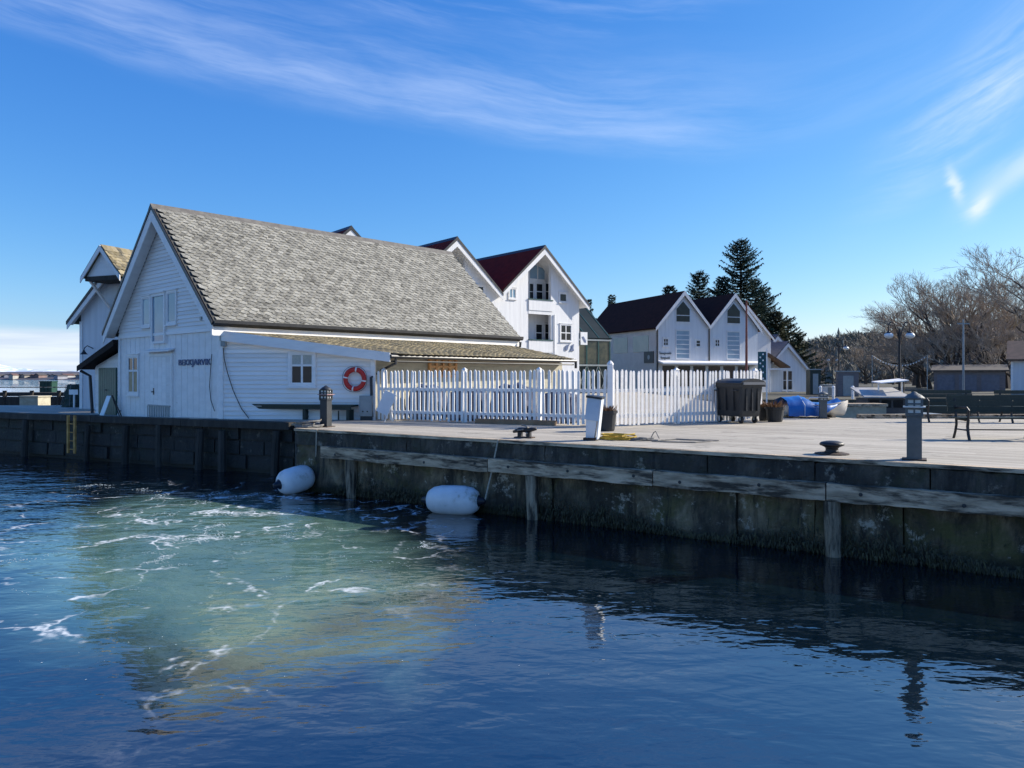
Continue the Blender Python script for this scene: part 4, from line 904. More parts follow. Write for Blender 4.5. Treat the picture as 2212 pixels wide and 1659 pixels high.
# timber sill lying along the fence foot
fd = (FC-FL).normalized(); fn = Vector((fd.y,-fd.x,0)); fn = fn if fn.y < 0 else -fn
a_, b_ = FL+fd*L1*.47+fn*.14, FL+fd*L1*.80+fn*.14
ts = thing('timber_baulk', 'long tan timber baulk lying along the foot of the shaded fence', 'timber', a_, 0)
put('baulk', MB().beam(a_+Vector((0,0,.065)), b_+Vector((0,0,.065)), .14, .13), M('tan_timber',(.34,.22,.13),(.25,.155,.09),3,.8,.4,20), ts, True)
# added dark blocks inside the fence, standing in for shade between the pickets
SHADENAVY = M('shade_navy', (.018,.026,.06), (.028,.036,.075), 2, .6, .5, 8)
for k, (t0, t1, h, lab) in enumerate(((.06,.22,1.05,'added navy block for fence shade, nearest the lean-to, behind the shaded fence'),(.25,.42,.95,'low added navy block for the shade seen through the pickets'),(.45,.63,1.1,'added navy block for fence shade, behind the tan timber baulk'),(.66,.82,.9,'added navy block for fence shade, towards the fence corner'))):
    a_ = FL+fd*L1*t0-fn*.75; w_ = L1*(t1-t0); t_ = thing('shade_block', lab, 'shade block', a_, math.atan2(fd.y,fd.x), 'added shade blocks behind the fence')
    cv = MB(); NXc, NYc = 9, 7
    for i in range(NXc):
        for j in range(NYc):
            u_, v_ = i/(NXc-1)*2-1, j/(NYc-1)*2-1; e_ = max(abs(u_), abs(v_)); zz = h*(1-.06*random.random())-.12*(u_*u_+v_*v_) if e_ < .8 else .04
            cv.v.append(Vector((w_*(.5+.5*u_), .45+.45*v_, max(.04, zz+.05*math.sin(i*2.1+j)))))
    cv.f = [(i*NYc+j,(i+1)*NYc+j,(i+1)*NYc+j+1,i*NYc+j+1) for i in range(NXc-1) for j in range(NYc-1)]
    put('shade_shell', cv, SHADENAVY, t_); put('frame', MB().box(.1,w_-.1,.15,.75,0,h*.8), SHADENAVY, t_)  # shell and inner box only darken the gaps, as shade would

# ------------------------------------------------------------------ things on the quay
# plank bench against the lean-to
bA, bB = on_z(546,903,DZ), on_z(771,907,DZ)
bd_ = (bB-bA).normalized(); rz = math.atan2(bd_.y, bd_.x); L = (bB-bA).length
pb = thing('plank_bench', 'long dark green plank bench along the lean-to wall', 'bench', bA+Vector((0,-.25,0)), rz)
for j in range(3): put('seat_plank', MB().box(0,L,-.2+j*.14,-.07+j*.14,.40,.455), DKGREEN, pb)
put('apron', MB().box(.05,L-.05,-.17,-.14,.31,.398), DKGREEN, pb)
for x_ in (.45, L*.545, L-.18):
    put('leg', MB().box(x_-.05,x_+.05,-.12,.16,0,.31), DKGREEN, pb)

def bollard_light(label, p, h, dark, rz):
    t_ = thing('bollard_light', label, 'bollard light', p, rz, 'lighthouse-shaped quay lights')
    m_ = DKPOST if dark else GREYPOST; w_ = .105
    k = h
    put('base_plate', MB().box(-.17,.17,-.17,.17,0,.02), RUST, t_)
    put('post', MB().box(-w_,w_,-w_,w_,.02,.66*k), m_, t_)
    put('collar', MB().box(-.12,.12,-.12,.12,.662*k,.685*k), m_, t_)
    ln = put('lantern', MB().box(-.095,.095,-.095,.095,.686*k,.925*k), LAMPGLASS, t_)
    cg = MB()
    for sx in (-1,1):
        for sy in (-1,1): cg.box(sx*.105-.018,sx*.105+.018,sy*.105-.018,sy*.105+.018,.686*k,.925*k)
    for z_ in (.69,.765,.84,.915):
        for s in (-1,1):
            cg.box(-.087,.087,s*.108-.012,s*.108+.012,z_*k,z_*k+.026 if z_ != .765 else z_*k+.055)
            cg.box(s*.108-.012,s*.108+.012,-.087,.087,z_*k,z_*k+.026 if z_ != .765 else z_*k+.055)
    for s in (-1,1):
        cg.box(-.012,.012,s*.108-.010,s*.108+.010,.70*k,.92*k); cg.box(s*.108-.010,s*.108+.010,-.012,.012,.70*k,.92*k)
    put('cage', cg, RED if False else m_, ln)
    ga = MB()
    ga.box(-.155,.155,-.155,.155,.80*k,.815*k)
    put('gallery', ga, LAMPGLASS if not dark else M('gallery_pink',(.42,.25,.24),None,3,.5) if 'gallery_pink' not in MATS else MATS['gallery_pink'], t_)
    put('cap', MB().lathe([(.15,.926*k),(.145,.945*k),(.10,.985*k),(.05,1.01*k),(.03,1.03*k),(.0,1.04*k)], 14), m_, t_, smooth=True)
    return t_
bollard_light('grey lighthouse-shaped quay light with pale lantern, near the mooring bollard', on_z(1975,993,DZ), 1.02, False, R(-28))
bollard_light('black lighthouse-shaped quay light in front of the plank bench', on_z(704,922,DZ), 1.02, True, R(-22))
bollard_light('small green-grey lighthouse light beside the tarp-covered boat', on_z(1778,904,DZ), .80, False, R(-15))

# leaning electricity pedestal
pp_ = on_z(1276, 951, DZ)
ped = thing('power_pedestal', 'leaning pale blue and white power pedestal at the quay edge', 'power pedestal', pp_, R(-20))
mt = Matrix.Rotation(R(7), 4, 'Y') @ Matrix.Rotation(R(3), 4, 'X')
def tilt(mb): return mb.xf(lambda p: mt @ p)
LIGHTBLUE = M('pale_blue_panel', (.42,.52,.64), (.36,.46,.58), 3, .4)
put('lower_body', tilt(MB().add([(-.09,-.07,.05),(.08,-.07,.05),(.08,.09,.05),(-.09,.09,.05),(-.12,-.09,.42),(.10,-.09,.42),(.10,.10,.42),(-.12,.10,.42)],[(0,3,2,1),(4,5,6,7),(0,1,5,4),(1,2,6,5),(2,3,7,6),(3,0,4,7)])), BOARDW, ped)
put('upper_body', tilt(MB().box(-.14,.13,-.11,.12,.42,.86)), LIGHTBLUE, ped)
put('side_cover', tilt(MB().box(.131,.155,-.10,.11,.05,.86)), BOARDW, ped)
put('cap', tilt(MB().box(-.16,.165,-.13,.14,.862,.905)), DKPOST, ped)
put('base', MB().box(-.13,.13,-.11,.13,0,.055), RUST, ped)

# mooring bollards
def mooring(name, label, p, rz, kind):
    t_ = thing(name, label, 'mooring bollard', p, rz)
    if kind == 0:
        put('base_plate', MB().lathe([(.27,0),(.27,.018),(.20,.03)], 18), RUST, t_)
        put('stem', MB().lathe([(.14,.02),(.10,.06),(.10,.10),(.13,.13)], 16), IRON, t_, smooth=True)
        put('head', MB().lathe([(.14,.128),(.19,.15),(.195,.175),(.17,.2),(.09,.22),(.0,.225)], 18), IRON, t_, smooth=True)
    else:
        put('base_plate', MB().box(-.2,.2,-.1,.1,0,.025), RUST, t_)
        for s in (-1,1): put('foot', MB().box(s*.1-.04,s*.1+.04,-.05,.05,.02,.12), IRON, t_)
        put('horn', MB().tube([(-.26,0,.12),(-.12,0,.165),(.12,0,.17),(.27,0,.20)], [.028,.05,.05,.03], 8), IRON, t_, smooth=True)
        put('rope_turns', MB().tube([(.03*math.cos(k*.9)+.12*math.sin(k*.45),.07*math.sin(k*.9),.06+.009*k) for k in range(24)], .018, 6), ROPEG, t_)
    return t_
mooring('mooring_bollard', 'black mushroom-headed mooring bollard on a rusty plate', on_z(1797,981,DZ), 0, 0)
mooring('mooring_cleat', 'dark iron mooring cleat wound with old rope', on_z(1133,946,DZ), R(-25), 1)

# ropes
def coil(name, label, mat, c, turns, r0, r1, rad, hgt, sq=1):
    pts = []
    for k in range(turns*18):
        t_ = k/18*2*math.pi; f_ = k/(turns*18); r_ = r0+(r1-r0)*abs(math.sin(f_*5.2))+random.uniform(-.02,.02)
        pts.append((c.x+r_*math.cos(t_)+.04*math.sin(f_*9), c.y+sq*r_*math.sin(t_), DZ+rad+hgt*f_*(.6+.4*math.sin(f_*14))))
    t_ = thing(name, label, 'rope', (c.x,c.y,DZ)); put('strand', MB().tube(pts, rad, 6), mat, t_, True); return t_
coil('rope_coil', 'coil of yellow rope lying by the power pedestal', ROPEY, on_z(1333,949,DZ), 9, .12, .36, .016, .11)
t_ = coil('rope_coil', 'loose grey mooring line straggling along the quay edge', ROPEG, on_z(1385,951,DZ), 4, .1, .24, .013, .05)
pts = [on_z(x_, y_, DZ)+Vector((0,0,.015)) for x_, y_ in ((1385,951),(1420,953),(1460,950),(1500,952),(1550,953),(1500,957),(1440,956),(1400,954))]
q = [];
for a_, b_ in zip(pts[:-1], pts[1:]): q += [lerp(a_, b_, k/5)+Vector((random.uniform(-.02,.02),random.uniform(-.02,.02),0)) for k in range(5)]
put('loose_end', MB().tube(q, .013, 5), ROPEG, t_, True)
put('bight', MB().tube([on_z(1405,948,DZ), on_z(1412,948,DZ)+Vector((0,0,.13)), on_z(1416,948,DZ)+Vector((0,0,.16)), on_z(1424,949,DZ)+Vector((0,0,.02))], .011, 5), ROPEG, t_, True)
t_ = coil('rope_heap', 'tangled pale rope heap at the corner where the two quays meet', ROPEG, Vector((-5.15,19.45,0)), 6, .08, .34, .022, .16)
put('driftwood', MB().tube([(-.45,.1,.06),(0,.0,.1),(.35,-.12,.2)], [.03,.04,.02], 6), TIMBERGREY, t_)

# cabinet, leaning board, life ring, small meter
c_ = on_z(791,908,DZ); cab = thing('meter_cabinet', 'pale grey electrical cabinet standing under the life ring', 'cabinet', c_+Vector((0,.15,0)), math.atan2(ad.y,ad.x))
put('body', MB().box(-.19,.19,-.14,.14,.12,.72), GREYMETAL, cab); put('plinth', MB().box(-.17,.17,-.12,.12,0,.12), DKPOST, cab)
put('door', MB().box(-.165,.165,-.155,-.141,.2,.69), GREYMETAL, cab)
for s in (-.08,.06): put('knob', MB().lathe([(.022,0),(.018,.02)], 8, (s,-.156,.26), (0,-1,0)), IRON, cab)
lb = thing('leaning_board', 'pale blue-white board propped against the fence end', 'board', on_z(816,912,DZ), R(-8))
mt2 = Matrix.Rotation(R(24), 4, 'Y')
put('panel', MB().box(-.17,.17,-.03,.0,.28,.92).xf(lambda p: mt2 @ p), BOARDW, lb)
put('edge', MB().box(.171,.19,-.035,.005,0,.92).xf(lambda p: mt2 @ p), WHITE, lb)
put('prop', MB().beam((.36,.25,.02),(.28,-.0,.80),.05,.03), WHITE, lb)
s_, z_ = AH(770.5,819); rc = AP(s_, z_, .16); rad = .285
ring_ = thing('life_ring', 'red life ring with white bands hung on the lean-to wall', 'life ring', rc, math.atan2(ad.y,ad.x))
def arc_tube(a0, a1, r_, tr, n_=10): return MB().tube([(r_*math.cos(a0+(a1-a0)*k/n_),0,r_*math.sin(a0+(a1-a0)*k/n_)) for k in range(n_+1)], tr, 10)
tor = MB(); N, K = 40, 12
tor.v = [Vector(((rad+.072*math.cos(2*math.pi*j/K))*math.cos(2*math.pi*i/N), .05*math.sin(2*math.pi*j/K), (rad+.072*math.cos(2*math.pi*j/K))*math.sin(2*math.pi*i/N))) for i in range(N) for j in range(K)]
tor.f = [(i*K+j, ((i+1)%N)*K+j, ((i+1)%N)*K+(j+1)%K, i*K+(j+1)%K) for i in range(N) for j in range(K)]
put('ring', tor, RED, ring_, smooth=True)
for k in range(4):
    a_ = R(80+90*k); put('band', arc_tube(a_-.07, a_+.07, rad, .077, 4), WHITE, ring_)
put('grab_line', MB().tube([((rad+.085+.025*abs(math.sin(2*k*math.pi/16)))*math.cos(2*math.pi*k/32),-.02,(rad+.085+.025*abs(math.sin(2*k*math.pi/16)))*math.sin(2*math.pi*k/32)) for k in range(33)], .008, 5), ROPEG, ring_)
put('hook', MB().box(-.03,.03,-.0,.16,.26,.30), IRON, ring_)
s_, z_ = AH(735,873); mtr = thing('water_meter', 'small white socket box on a thin pipe beneath the plank bench', 'socket box', AP(s_,DZ,.14), math.atan2(ad.y,ad.x))
put('pipe', MB().tube([(0,0,0),(0,0,.3)], .02, 6), IRON, mtr); put('box', MB().box(-.06,.06,-.05,.03,.28,.44), WHITE, mtr)
# sandwich board by the porch
sb = thing('sandwich_board', 'folding sandwich board with white panel beside the green porch door', 'sign', on_z(237,899,1.30), -TH)
put('front_panel', MB().slab([(-.3,-.25,.04),(.1,-.25,.04),(.1,0,.75),(-.3,0,.75)], (0,.02,.01)), BOARDW, sb)
put('leg_frame', MB().beam((.25,.25,0),(.12,.03,.78),.03,.03).beam((.45,.25,0),(.16,.03,.78),.03,.03).beam((.27,.24,.2),(.42,.24,.2),.03,.03), IRON, sb)

# waste bin on wheels
bp = Vector((6.18, 20.72, DZ)); wbd = Vector((-.42, .907, 0)); rzb = math.atan2(-wbd.x, wbd.y)
wb = thing('waste_bin', 'large black four-wheeled waste bin parked against the sunlit fence', 'waste bin', bp, rzb)
def shell(x0,x1,y0,y1,z0,z1,tx,ty):
    vs = []
    for z_, f_ in ((z0,0),(z0+(z1-z0)*.12,.25),(z1,1)):
        ax, ay = tx*(1-f_), ty*(1-f_)
        vs.append([(x0+ax+.05,y0+ay,z_),(x1-ax-.05,y0+ay,z_),(x1-ax,y0+ay+.05,z_),(x1-ax,y1-ay-.05,z_),(x1-ax-.05,y1-ay,z_),(x0+ax+.05,y1-ay,z_),(x0+ax,y1-ay-.05,z_),(x0+ax,y0+ay+.05,z_)])
    mb = MB(); mb.add([v for r_ in vs for v in r_], [tuple(range(7,-1,-1)), tuple(range(16,24))]+[(8*r_+i,8*r_+(i+1)%8,8*r_+8+(i+1)%8,8*r_+8+i) for r_ in range(2) for i in range(8)]); return mb
put('body', shell(-.02,.78,0,1.22,.19,1.0,.07,.07), BINPLASTIC, wb)
put('rim', MB().box(-.06,.82,-.04,1.26,1.0,1.055), BINPLASTIC, wb)
lidp = [(-.05,1.056),(.81,1.056),(.82,1.11),(.74,1.17),(.56,1.215),(.38,1.23),(.2,1.215),(.02,1.17),(-.06,1.11)]
put('lid', MB().prism(lidp, 1, -.05, 1.27), BINPLASTIC, wb)
put('lid_lip', MB().box(-.0,.76,-.10,-.052,1.06,1.13), M('bin_lip',(.2,.2,.2),None,3,.5), wb)
for x_ in (.18,.38,.58): put('rib', MB().box(x_-.02,x_+.02,-.012,.09,.35,.95), BINPLASTIC, wb)
for y_ in (.3,.61,.92): put('rib', MB().box(-.035,.05,y_-.02,y_+.02,.35,.95), BINPLASTIC, wb)
for y_ in (.2, 1.0): put('handle', MB().tube([(-.03,y_-.09,.9),(-.1,y_-.09,.9),(-.1,y_+.09,.9),(-.03,y_+.09,.9)], .018, 6), BINPLASTIC, wb)
for x_ in (.14,.62):
    for y_ in (.17,1.05):
        wh = put('wheel', MB().lathe([(.04,-.03),(.085,-.03),(.1,-.018),(.1,.018),(.085,.03),(.04,.03)], 14, (x_,y_,.1), (1,0,0)), IRON, wb)
        put('fork', MB().box(x_-.05,x_-.035,y_-.03,y_+.03,.09,.21).box(x_+.035,x_+.05,y_-.03,y_+.03,.09,.21).box(x_-.06,x_+.06,y_-.05,y_+.05,.2,.215), GREYMETAL, wh)

# planters with dried plants
def planter(label, p, r_, h, seed, ph=.22):
    t_ = thing('planter', label, 'planter', p, 0); rr = random.Random(seed)
    put('pot', MB().lathe([(r_*.7,0),(r_*.78,.05),(r_*.95,h*.86),(r_*1.06,h*.88),(r_*1.08,h),(r_*.97,h),(r_*.95,h*.9)], 18), BINPLASTIC, t_, smooth=False)
    put('soil', MB().lathe([(r_*.94,h*.88),(r_*.5,h*.95),(0,h*.97)], 14), M('soil',(.05,.035,.025),None,8,.95) if 'soil' not in MATS else MATS['soil'], t_)
    mb = MB()
    for k in range(150):
        a_ = rr.uniform(0,6.283); q_ = r_*math.sqrt(rr.random())*.95; c_ = Vector((q_*math.cos(a_), q_*math.sin(a_), h*.92))
        d_ = Vector((math.cos(a_)*rr.uniform(.1,.9), math.sin(a_)*rr.uniform(.1,.9), rr.uniform(.4,1))).normalized()*ph*rr.uniform(.35,1); s_ = Vector((-d_.y,d_.x,0)).normalized()*.011 if abs(d_.x)+abs(d_.y) > 1e-4 else Vector((.011,0,0))
        mb.add([c_-s_, c_+s_, c_+d_*.6+s_*1.2, c_+d_, c_+d_*.6-s_*1.2], [(0,1,2,3,4)])
    put('dry_foliage', mb, DEADPLANT, t_, kind='stuff'); return t_
planter('black plant tub with dry straw-coloured stalks behind the power pedestal', on_z(1311,931,DZ), .24, .48, 1)
planter('large black plant tub with a domed brown shrub right of the waste bin', on_z(1674,911,DZ), .27, .42, 2, .32)
planter('small black plant tub wedged between the bin and a larger tub', on_z(1650,909,DZ), .17, .40, 3, .2)

# big fenders floating against the quay
def fender(label, c, ax, L, r_, tie):
    t_ = thing('fender', label, 'fender', c, 0, 'white fenders floating by the quay'); ax = Vector(ax).normalized()
    prof = [(.05,-L*.5),(r_*.34,-L*.485),(r_*.66,-L*.44),(r_*.88,-L*.35),(r_*.98,-L*.22),(r_,0),(r_*.98,L*.22),(r_*.88,L*.35),(r_*.66,L*.44),(r_*.34,L*.485),(.05,L*.5)]
    put('body', MB().lathe(prof, 28, (0,0,0), ax), FENDERW, t_, smooth=True)
    for s in (-1,1):
        e_ = put('end_cap', MB().lathe([(r_*.46,-.06),(r_*.40,.0),(r_*.26,.05),(.07,.09),(.05,.14),(.02,.15)], 16, ax*s*(L*.475), ax*s), FENDERB, t_, smooth=True)
    a_ = c+ax*(L*.5+.1); mid_ = lerp(a_, tie, .5)+Vector((0,0,-.06))
    put('rope', MB().tube([a_, lerp(a_,mid_,.5), mid_, lerp(mid_,tie,.5), tie], .018, 6), M('pale_rope',(.42,.38,.3),None,20,.8) if 'pale_rope' not in MATS else MATS['pale_rope'], t_, True); return t_
sA = qs(668); fender('short white fender turned end-on below the corner of the quay', Q(sA,.42,.24)+Vector((0,0,.08)), (.62,.66,.14), .92, .315, Q(qs(692),.12,1.52))
sB = qs(1006); fender('long white fender lying along the quay wall below the rubbing rail', Q(sB,.42,.22)+Vector((0,0,.04)), (.94,-.33,.03), 1.18, .305, Q(qs(1082),.1,1.52))

# ladder on the old quay
s_l = 10.2
for s_ in [k*.05 for k in range(0, 600)]:
    p = OQ(s_, .42); 
    if abs(CX+FPX*p.x/p.y-152) < 3: s_l = s_; break
LADDER = M('ladder_yellow', (.55,.31,.09), (.36,.18,.05), 5, .7)
ld = thing('quay_ladder', 'rusty orange ladder hung on the dark old quay wall', 'ladder', OQ(s_l,.42,0), math.atan2(ed.y,ed.x))
for s in (-.17,.17): put('stile', MB().box(s-.04,s+.04,-.03,.03,.25,1.5), LADDER, ld)
for k in range(4): put('rung', MB().tube([(-.15,0,.38+k*.28),(.15,0,.38+k*.28)], .018, 6), LADDER, ld)

# tarp-covered boat at the back of the deck
tb = thing('covered_boat', 'small white boat under a bright blue tarpaulin, on the deck beyond the bin', 'boat', on_z(1768,903,DZ)+Vector((0,.5,0)), R(8))
hull = MB(); NX, NY = 13, 9
def hsec(t_):
    wv = .48*min(1, (1.02-t_)*2.6)**.6 if t_ > .55 else .46+.04*t_
    return wv
for i in range(NX):
    t_ = i/(NX-1); x_ = -1.0+2.05*t_; wv = hsec(t_); sh = .34+.16*t_*t_
    for j in range(NY):
        a_ = math.pi*(j/(NY-1)); hull.v.append(Vector((x_+.12*t_*t_*(abs(math.cos(a_))), -wv*math.cos(a_), max(.03, sh*(1-math.sin(a_)**1.4)+.04))))
hull.f = [(i*NY+j,(i+1)*NY+j,(i+1)*NY+j+1,i*NY+j+1) for i in range(NX-1) for j in range(NY-1)]
hull.f.append(tuple(range(NY)))
put('hull', hull, HULLW, tb, smooth=True)
tp = MB()
for i in range(17):
    t_ = i/16; x_ = -1.06+1.9*t_; wv = hsec(t_*.92)+.06; top_ = .60+.10*math.sin(t_*7)-.10*t_+.03*math.cos(t_*19); low = .06 if t_ < .55 else .06+.42*(t_-.55)/.45
    for j in range(11):
        u_ = -1+2*j/10; zz = top_-(top_-.40)*abs(u_)**1.8 if abs(u_) < .72 else low+(.42-low)*(1-(abs(u_)-.72)/.28)
        tp.v.append(Vector((x_, wv*min(1,abs(u_)*1.25)*(1 if u_ > 0 else -1), zz+.012*math.sin(i*2.3+j*1.7))))
tp.f = [(i*11+j,i*11+j+1,(i+1)*11+j+1,(i+1)*11+j) for i in range(16) for j in range(10)]
put('tarpaulin', tp, BLUETARP, tb, smooth=True)
for x_ in (-.55,.1): put('strap', MB().tube([(x_,-.56,.05),(x_,-.57,.4),(x_,-.3,.62),(x_,.3,.62),(x_,.57,.4)], .01, 5), WHITE, tb)
for x_ in (-.7,.5): put('chock', MB().box(x_-.06,x_+.06,-.4,.4,0,.07), TIMBERGREY, tb)

# park benches
def bench_proto():
    t_ = thing('park_bench', 'x', 'bench', (0,0,0), 0, 'dark green park benches on the quay'); L = 1.75
    for j in range(4): put('seat_slat', MB().box(0,L,-.24+j*.12,-.135+j*.12,.43,.46), DKGREEN, t_)
    for j in range(3):
        z_ = .56+j*.115; y_ = .245+.03*j; put('back_slat', MB().box(0,L,y_,y_+.03,z_,z_+.105), DKGREEN, t_)
    for x_ in (.16, L-.16):
        f_ = put('end_frame', MB().tube([(x_,-.30,0),(x_,-.25,.12),(x_,-.22,.28),(x_,-.25,.42)], .028, 6).tube([(x_,.34,0),(x_,.27,.14),(x_,.22,.3),(x_,.23,.43),(x_,.29,.66),(x_,.34,.89)], .028, 6).tube([(x_,-.25,.41),(x_,.23,.41)], .025, 6), IRON, t_)
        put('armrest', MB().tube([(x_,-.24,.42),(x_,-.27,.6),(x_,-.18,.66),(x_,.28,.64)], .022, 6), IRON, f_)
        put('foot_bar', MB().tube([(x_,-.23,.2),(x_,.24,.2)], .016, 6), IRON, f_)
    put('stretcher', MB().tube([(.16,0,.2),(L-.16,0,.2)], .014, 6), IRON, t_)
    return t_
bproto = bench_proto()
spots = [(9.05,15.75,R(-4),'dark green park bench, first of the front pair beside the grey quay light'),
         (11.05,15.35,R(6),'dark green park bench at the far end of the front pair'),
         (11.45,21.7,R(2),'dark green park bench at the back, just behind the grey quay light'),
         (13.6,21.4,R(-3),'dark green park bench in the middle of the back row'),
         (15.75,21.9,R(3),'dark green park bench at the end of the back row by the white cottage')]
for i, (x_, y_, rz, lab) in enumerate(spots):
    o_ = bproto if i == 0 else copy_tree(bproto); o_.location = (x_, y_, DZ); o_.rotation_euler = (0,0,rz); o_['label'] = lab

# ------------------------------------------------------------------ across the inlet
wbk = thing('work_boat', 'grey flat-roofed work boat moored in the inlet behind the deck', 'boat', (at(1905,860,38).x, 38, 0), R(4))
put('hull', MB().prism([(-2.3,-.3),(1.9,-.3),(2.5,.9),(-2.5,.85)], 1, -.8, .9), M('dark_hull',(.03,.032,.034),(.05,.05,.05),3,.5), wbk)
put('gunwale', MB().box(-2.55,2.55,-.86,.96,.86,.96), GREYMETAL, wbk)
cb = put('cabin', MB().box(-1.0,.9,-.5,.6,.96,1.72), M('cabin_dark',(.035,.035,.04),(.05,.05,.055),3,.5), wbk)
put('cabin_roof', MB().slab([(-1.3,-.75,1.73),(1.05,-.75,1.73),(1.0,.8,2.15),(-1.2,.8,2.15)], (0,0,.07)), M('pale_roof',(.42,.40,.37),(.33,.32,.3),2,.6), wbk)
put('canopy', MB().slab([(-.2,-.3,2.42),(1.2,-.3,2.55),(1.2,.6,2.62),(-.2,.6,2.48)], (0,0,.05)), WHITE, wbk)
for x_ in (-.1, 1.1): put('post', MB().box(x_-.025,x_+.025,.1,.15,1.9,2.5), WHITE, wbk)
for k in range(3): put('pane', MB().box(-.9+k*.6,-.42+k*.6,-.52,-.501,1.25,1.62), GLASS, cb)
put('mast', MB().tube([(1.25,.2,.95),(1.25,.2,2.9)], .03, 6), IRON, wbk)
pier = thing('pontoon', 'pale concrete pontoon moored left of the grey work boat', 'pontoon', (at(1852,872,33).x, 33, 0), 0)
put('float', MB().box(-1.2,1.0,-.5,.5,-.2,1.5), CONCPALE, pier); put('plank_edge', MB().box(-1.25,1.05,-.55,.55,1.502,1.62), TIMBERGREY, pier)

def lamp(label, p, h, heads):
    t_ = thing('street_lamp', label, 'street lamp', p, 0, 'old-fashioned harbour street lamps')
    put('pole', MB().lathe([(.14,0),(.13,.5),(.085,.55),(.075,h*.95),(.04,h)], 10), IRON, t_)
    for s in heads:
        a_ = put('arm', MB().tube([(s*.05,0,h*.86),(s*.16,0,h*.96),(s*.3,0,h*1.05)]+[(s*(.52-.22*math.cos(k*math.pi/8)),0,h*1.05+.22*math.sin(k*math.pi/8)) for k in range(9)]+[(s*.74,0,h*.97)], .04, 6), IRON, t_)
        hd = put('head', MB().lathe([(.04,.0),(.08,-.05),(.20,-.14),(.21,-.16)], 12, (s*.74,0,h*.97)), IRON, a_)
        put('globe', MB().lathe([(.2,-.16),(.29,-.26),(.30,-.36),(.22,-.48),(.0,-.55)], 14, (s*.74,0,h*.97)), LAMPGLASS, hd, smooth=True)
    return t_
p = at(1943,812,53); lamp('tall double-armed street lamp behind the work boat', (p.x,p.y,1.2), 4.85, (-1,1))
p = at(1812,812,80); lamp('single-armed street lamp on the far side of the inlet', (p.x,p.y,1.2), 4.95, (1,))
p = at(1799,812,130); lamp('small distant double street lamp below the wooded hill', (p.x,p.y,1.2), 4.7, (-1,1))
fp = at(1612.5,812,46); fl = thing('flagpole', 'slender rust-red pole rising in front of the guest house', 'pole', (fp.x,fp.y,1.2))
put('pole', MB().lathe([(.09,0),(.075,3),(.05,6.0)], 8), FLAGRED, fl); put('knob', MB().lathe([(.0,6.0),(.07,6.05),(.07,6.1),(0,6.15)], 8), FLAGRED, fl)
put('foot', MB().lathe([(.16,-.2),(.16,.25),(.09,.3)], 8), FLAGRED, fl)
bp_ = at(1646,812,42); bn2 = thing('banner_post', 'teal patterned vertical banner on a white post beside the guest house', 'banner', (bp_.x,bp_.y,1.2))
put('post', MB().box(.22,.29,-.03,.03,0,3.1), WHITE, bn2)
put('banner', MB().box(-.22,.22,-.02,.02,1.38,2.92), BANNER, bn2)
rr = random.Random(4)
for k in range(9):
    z_ = 1.46+k*.165; x_ = -.1 if k % 2 else .05; put('spot', MB().lathe([(.05,-.003),(.05,.003)], 8, (x_,-.025,z_), (0,-1,0)), WHITE, bn2)
    put('patch', MB().prism([(x_+.06,z_-.05),(x_+.17,z_),(x_+.06,z_+.06)], 1, -.028, -.021), BLACK, bn2)
up = at(2081,812,64); ut = thing('utility_pole', 'slim grey utility pole in front of the grey boathouse', 'pole', (up.x,up.y,1.2)); put('pole', MB().lathe([(.1,0),(.07,6.3)], 8), GREYMETAL, ut); put('crossbar', MB().box(-.5,.5,-.04,.04,5.9,6.0), GREYMETAL, ut)
pA, pB = at(1884,812,58), at(2003,812,58); lp_ = thing('light_string', 'string of lights slung between two thin posts over the inlet', 'string lights', (pA.x,pA.y,1.2))
for q in (pA, pB): put('post', MB().lathe([(.03,0),(.025,3.2)], 7, (q.x-pA.x,0,0)), GREYMETAL, lp_)
W_ = pB.x-pA.x; cur = [(W_*k/20,0,3.15-.75*(1-(2*k/20-1)**2)) for k in range(21)]
put('wire', MB().tube(cur, .014, 5), GREYMETAL, lp_)
for k in range(1,20): put('bulb', MB().lathe([(.02,.0),(.05,-.06),(.0,-.12)], 6, cur[k]), LAMPGLASS, lp_)
gg = thing('grey_boathouse', 'low grey boathouse with a shallow roof under the bare trees', 'boathouse', (at(2093,830,80).x,80,1.0), R(-31))
put('wall', MB().box(-3.2,3.2,0,5,0,2.25), GREYWALL, gg); put('roof', MB().slab([(-3.5,-.3,2.26),(3.5,-.3,2.26),(3.5,5.2,2.9),(-3.5,5.2,2.9)], (0,0,.15)), M('brown_felt',(.10,.085,.07),(.07,.06,.05),3,.8), gg)
for k in range(3): put('door', MB().box(-2.9+k*2.0,-1.3+k*2.0,-.05,-.003,.1,1.9), M('grey_blue_door',(.13,.15,.19),None,3,.6) if 'grey_blue_door' not in MATS else MATS['grey_blue_door'], gg)
wc = thing('white_cottage', 'white cottage wall with a brown tiled roof at the edge of the trees', 'house', (at(2180,830,60).x+2.75,60-1.85,1.2), R(-34))
put('wall', MB().box(-3.2,3.2,0,5,0,2.75), WHITEFAR, wc); put('roof', MB().slab([(-3.5,-.4,2.76),(3.5,-.4,2.76),(3.5,3,4.3),(-3.5,3,4.3)], (0,0,.14)), MATS['brown_tile'], wc)
put('corner_board', MB().box(-3.21,-3.05,-.05,-.004,0,2.7), WHITE, wc)
window(wc, -.6, .4, 1.0, 2.0, 0, 2, 2, GLASS, .09)
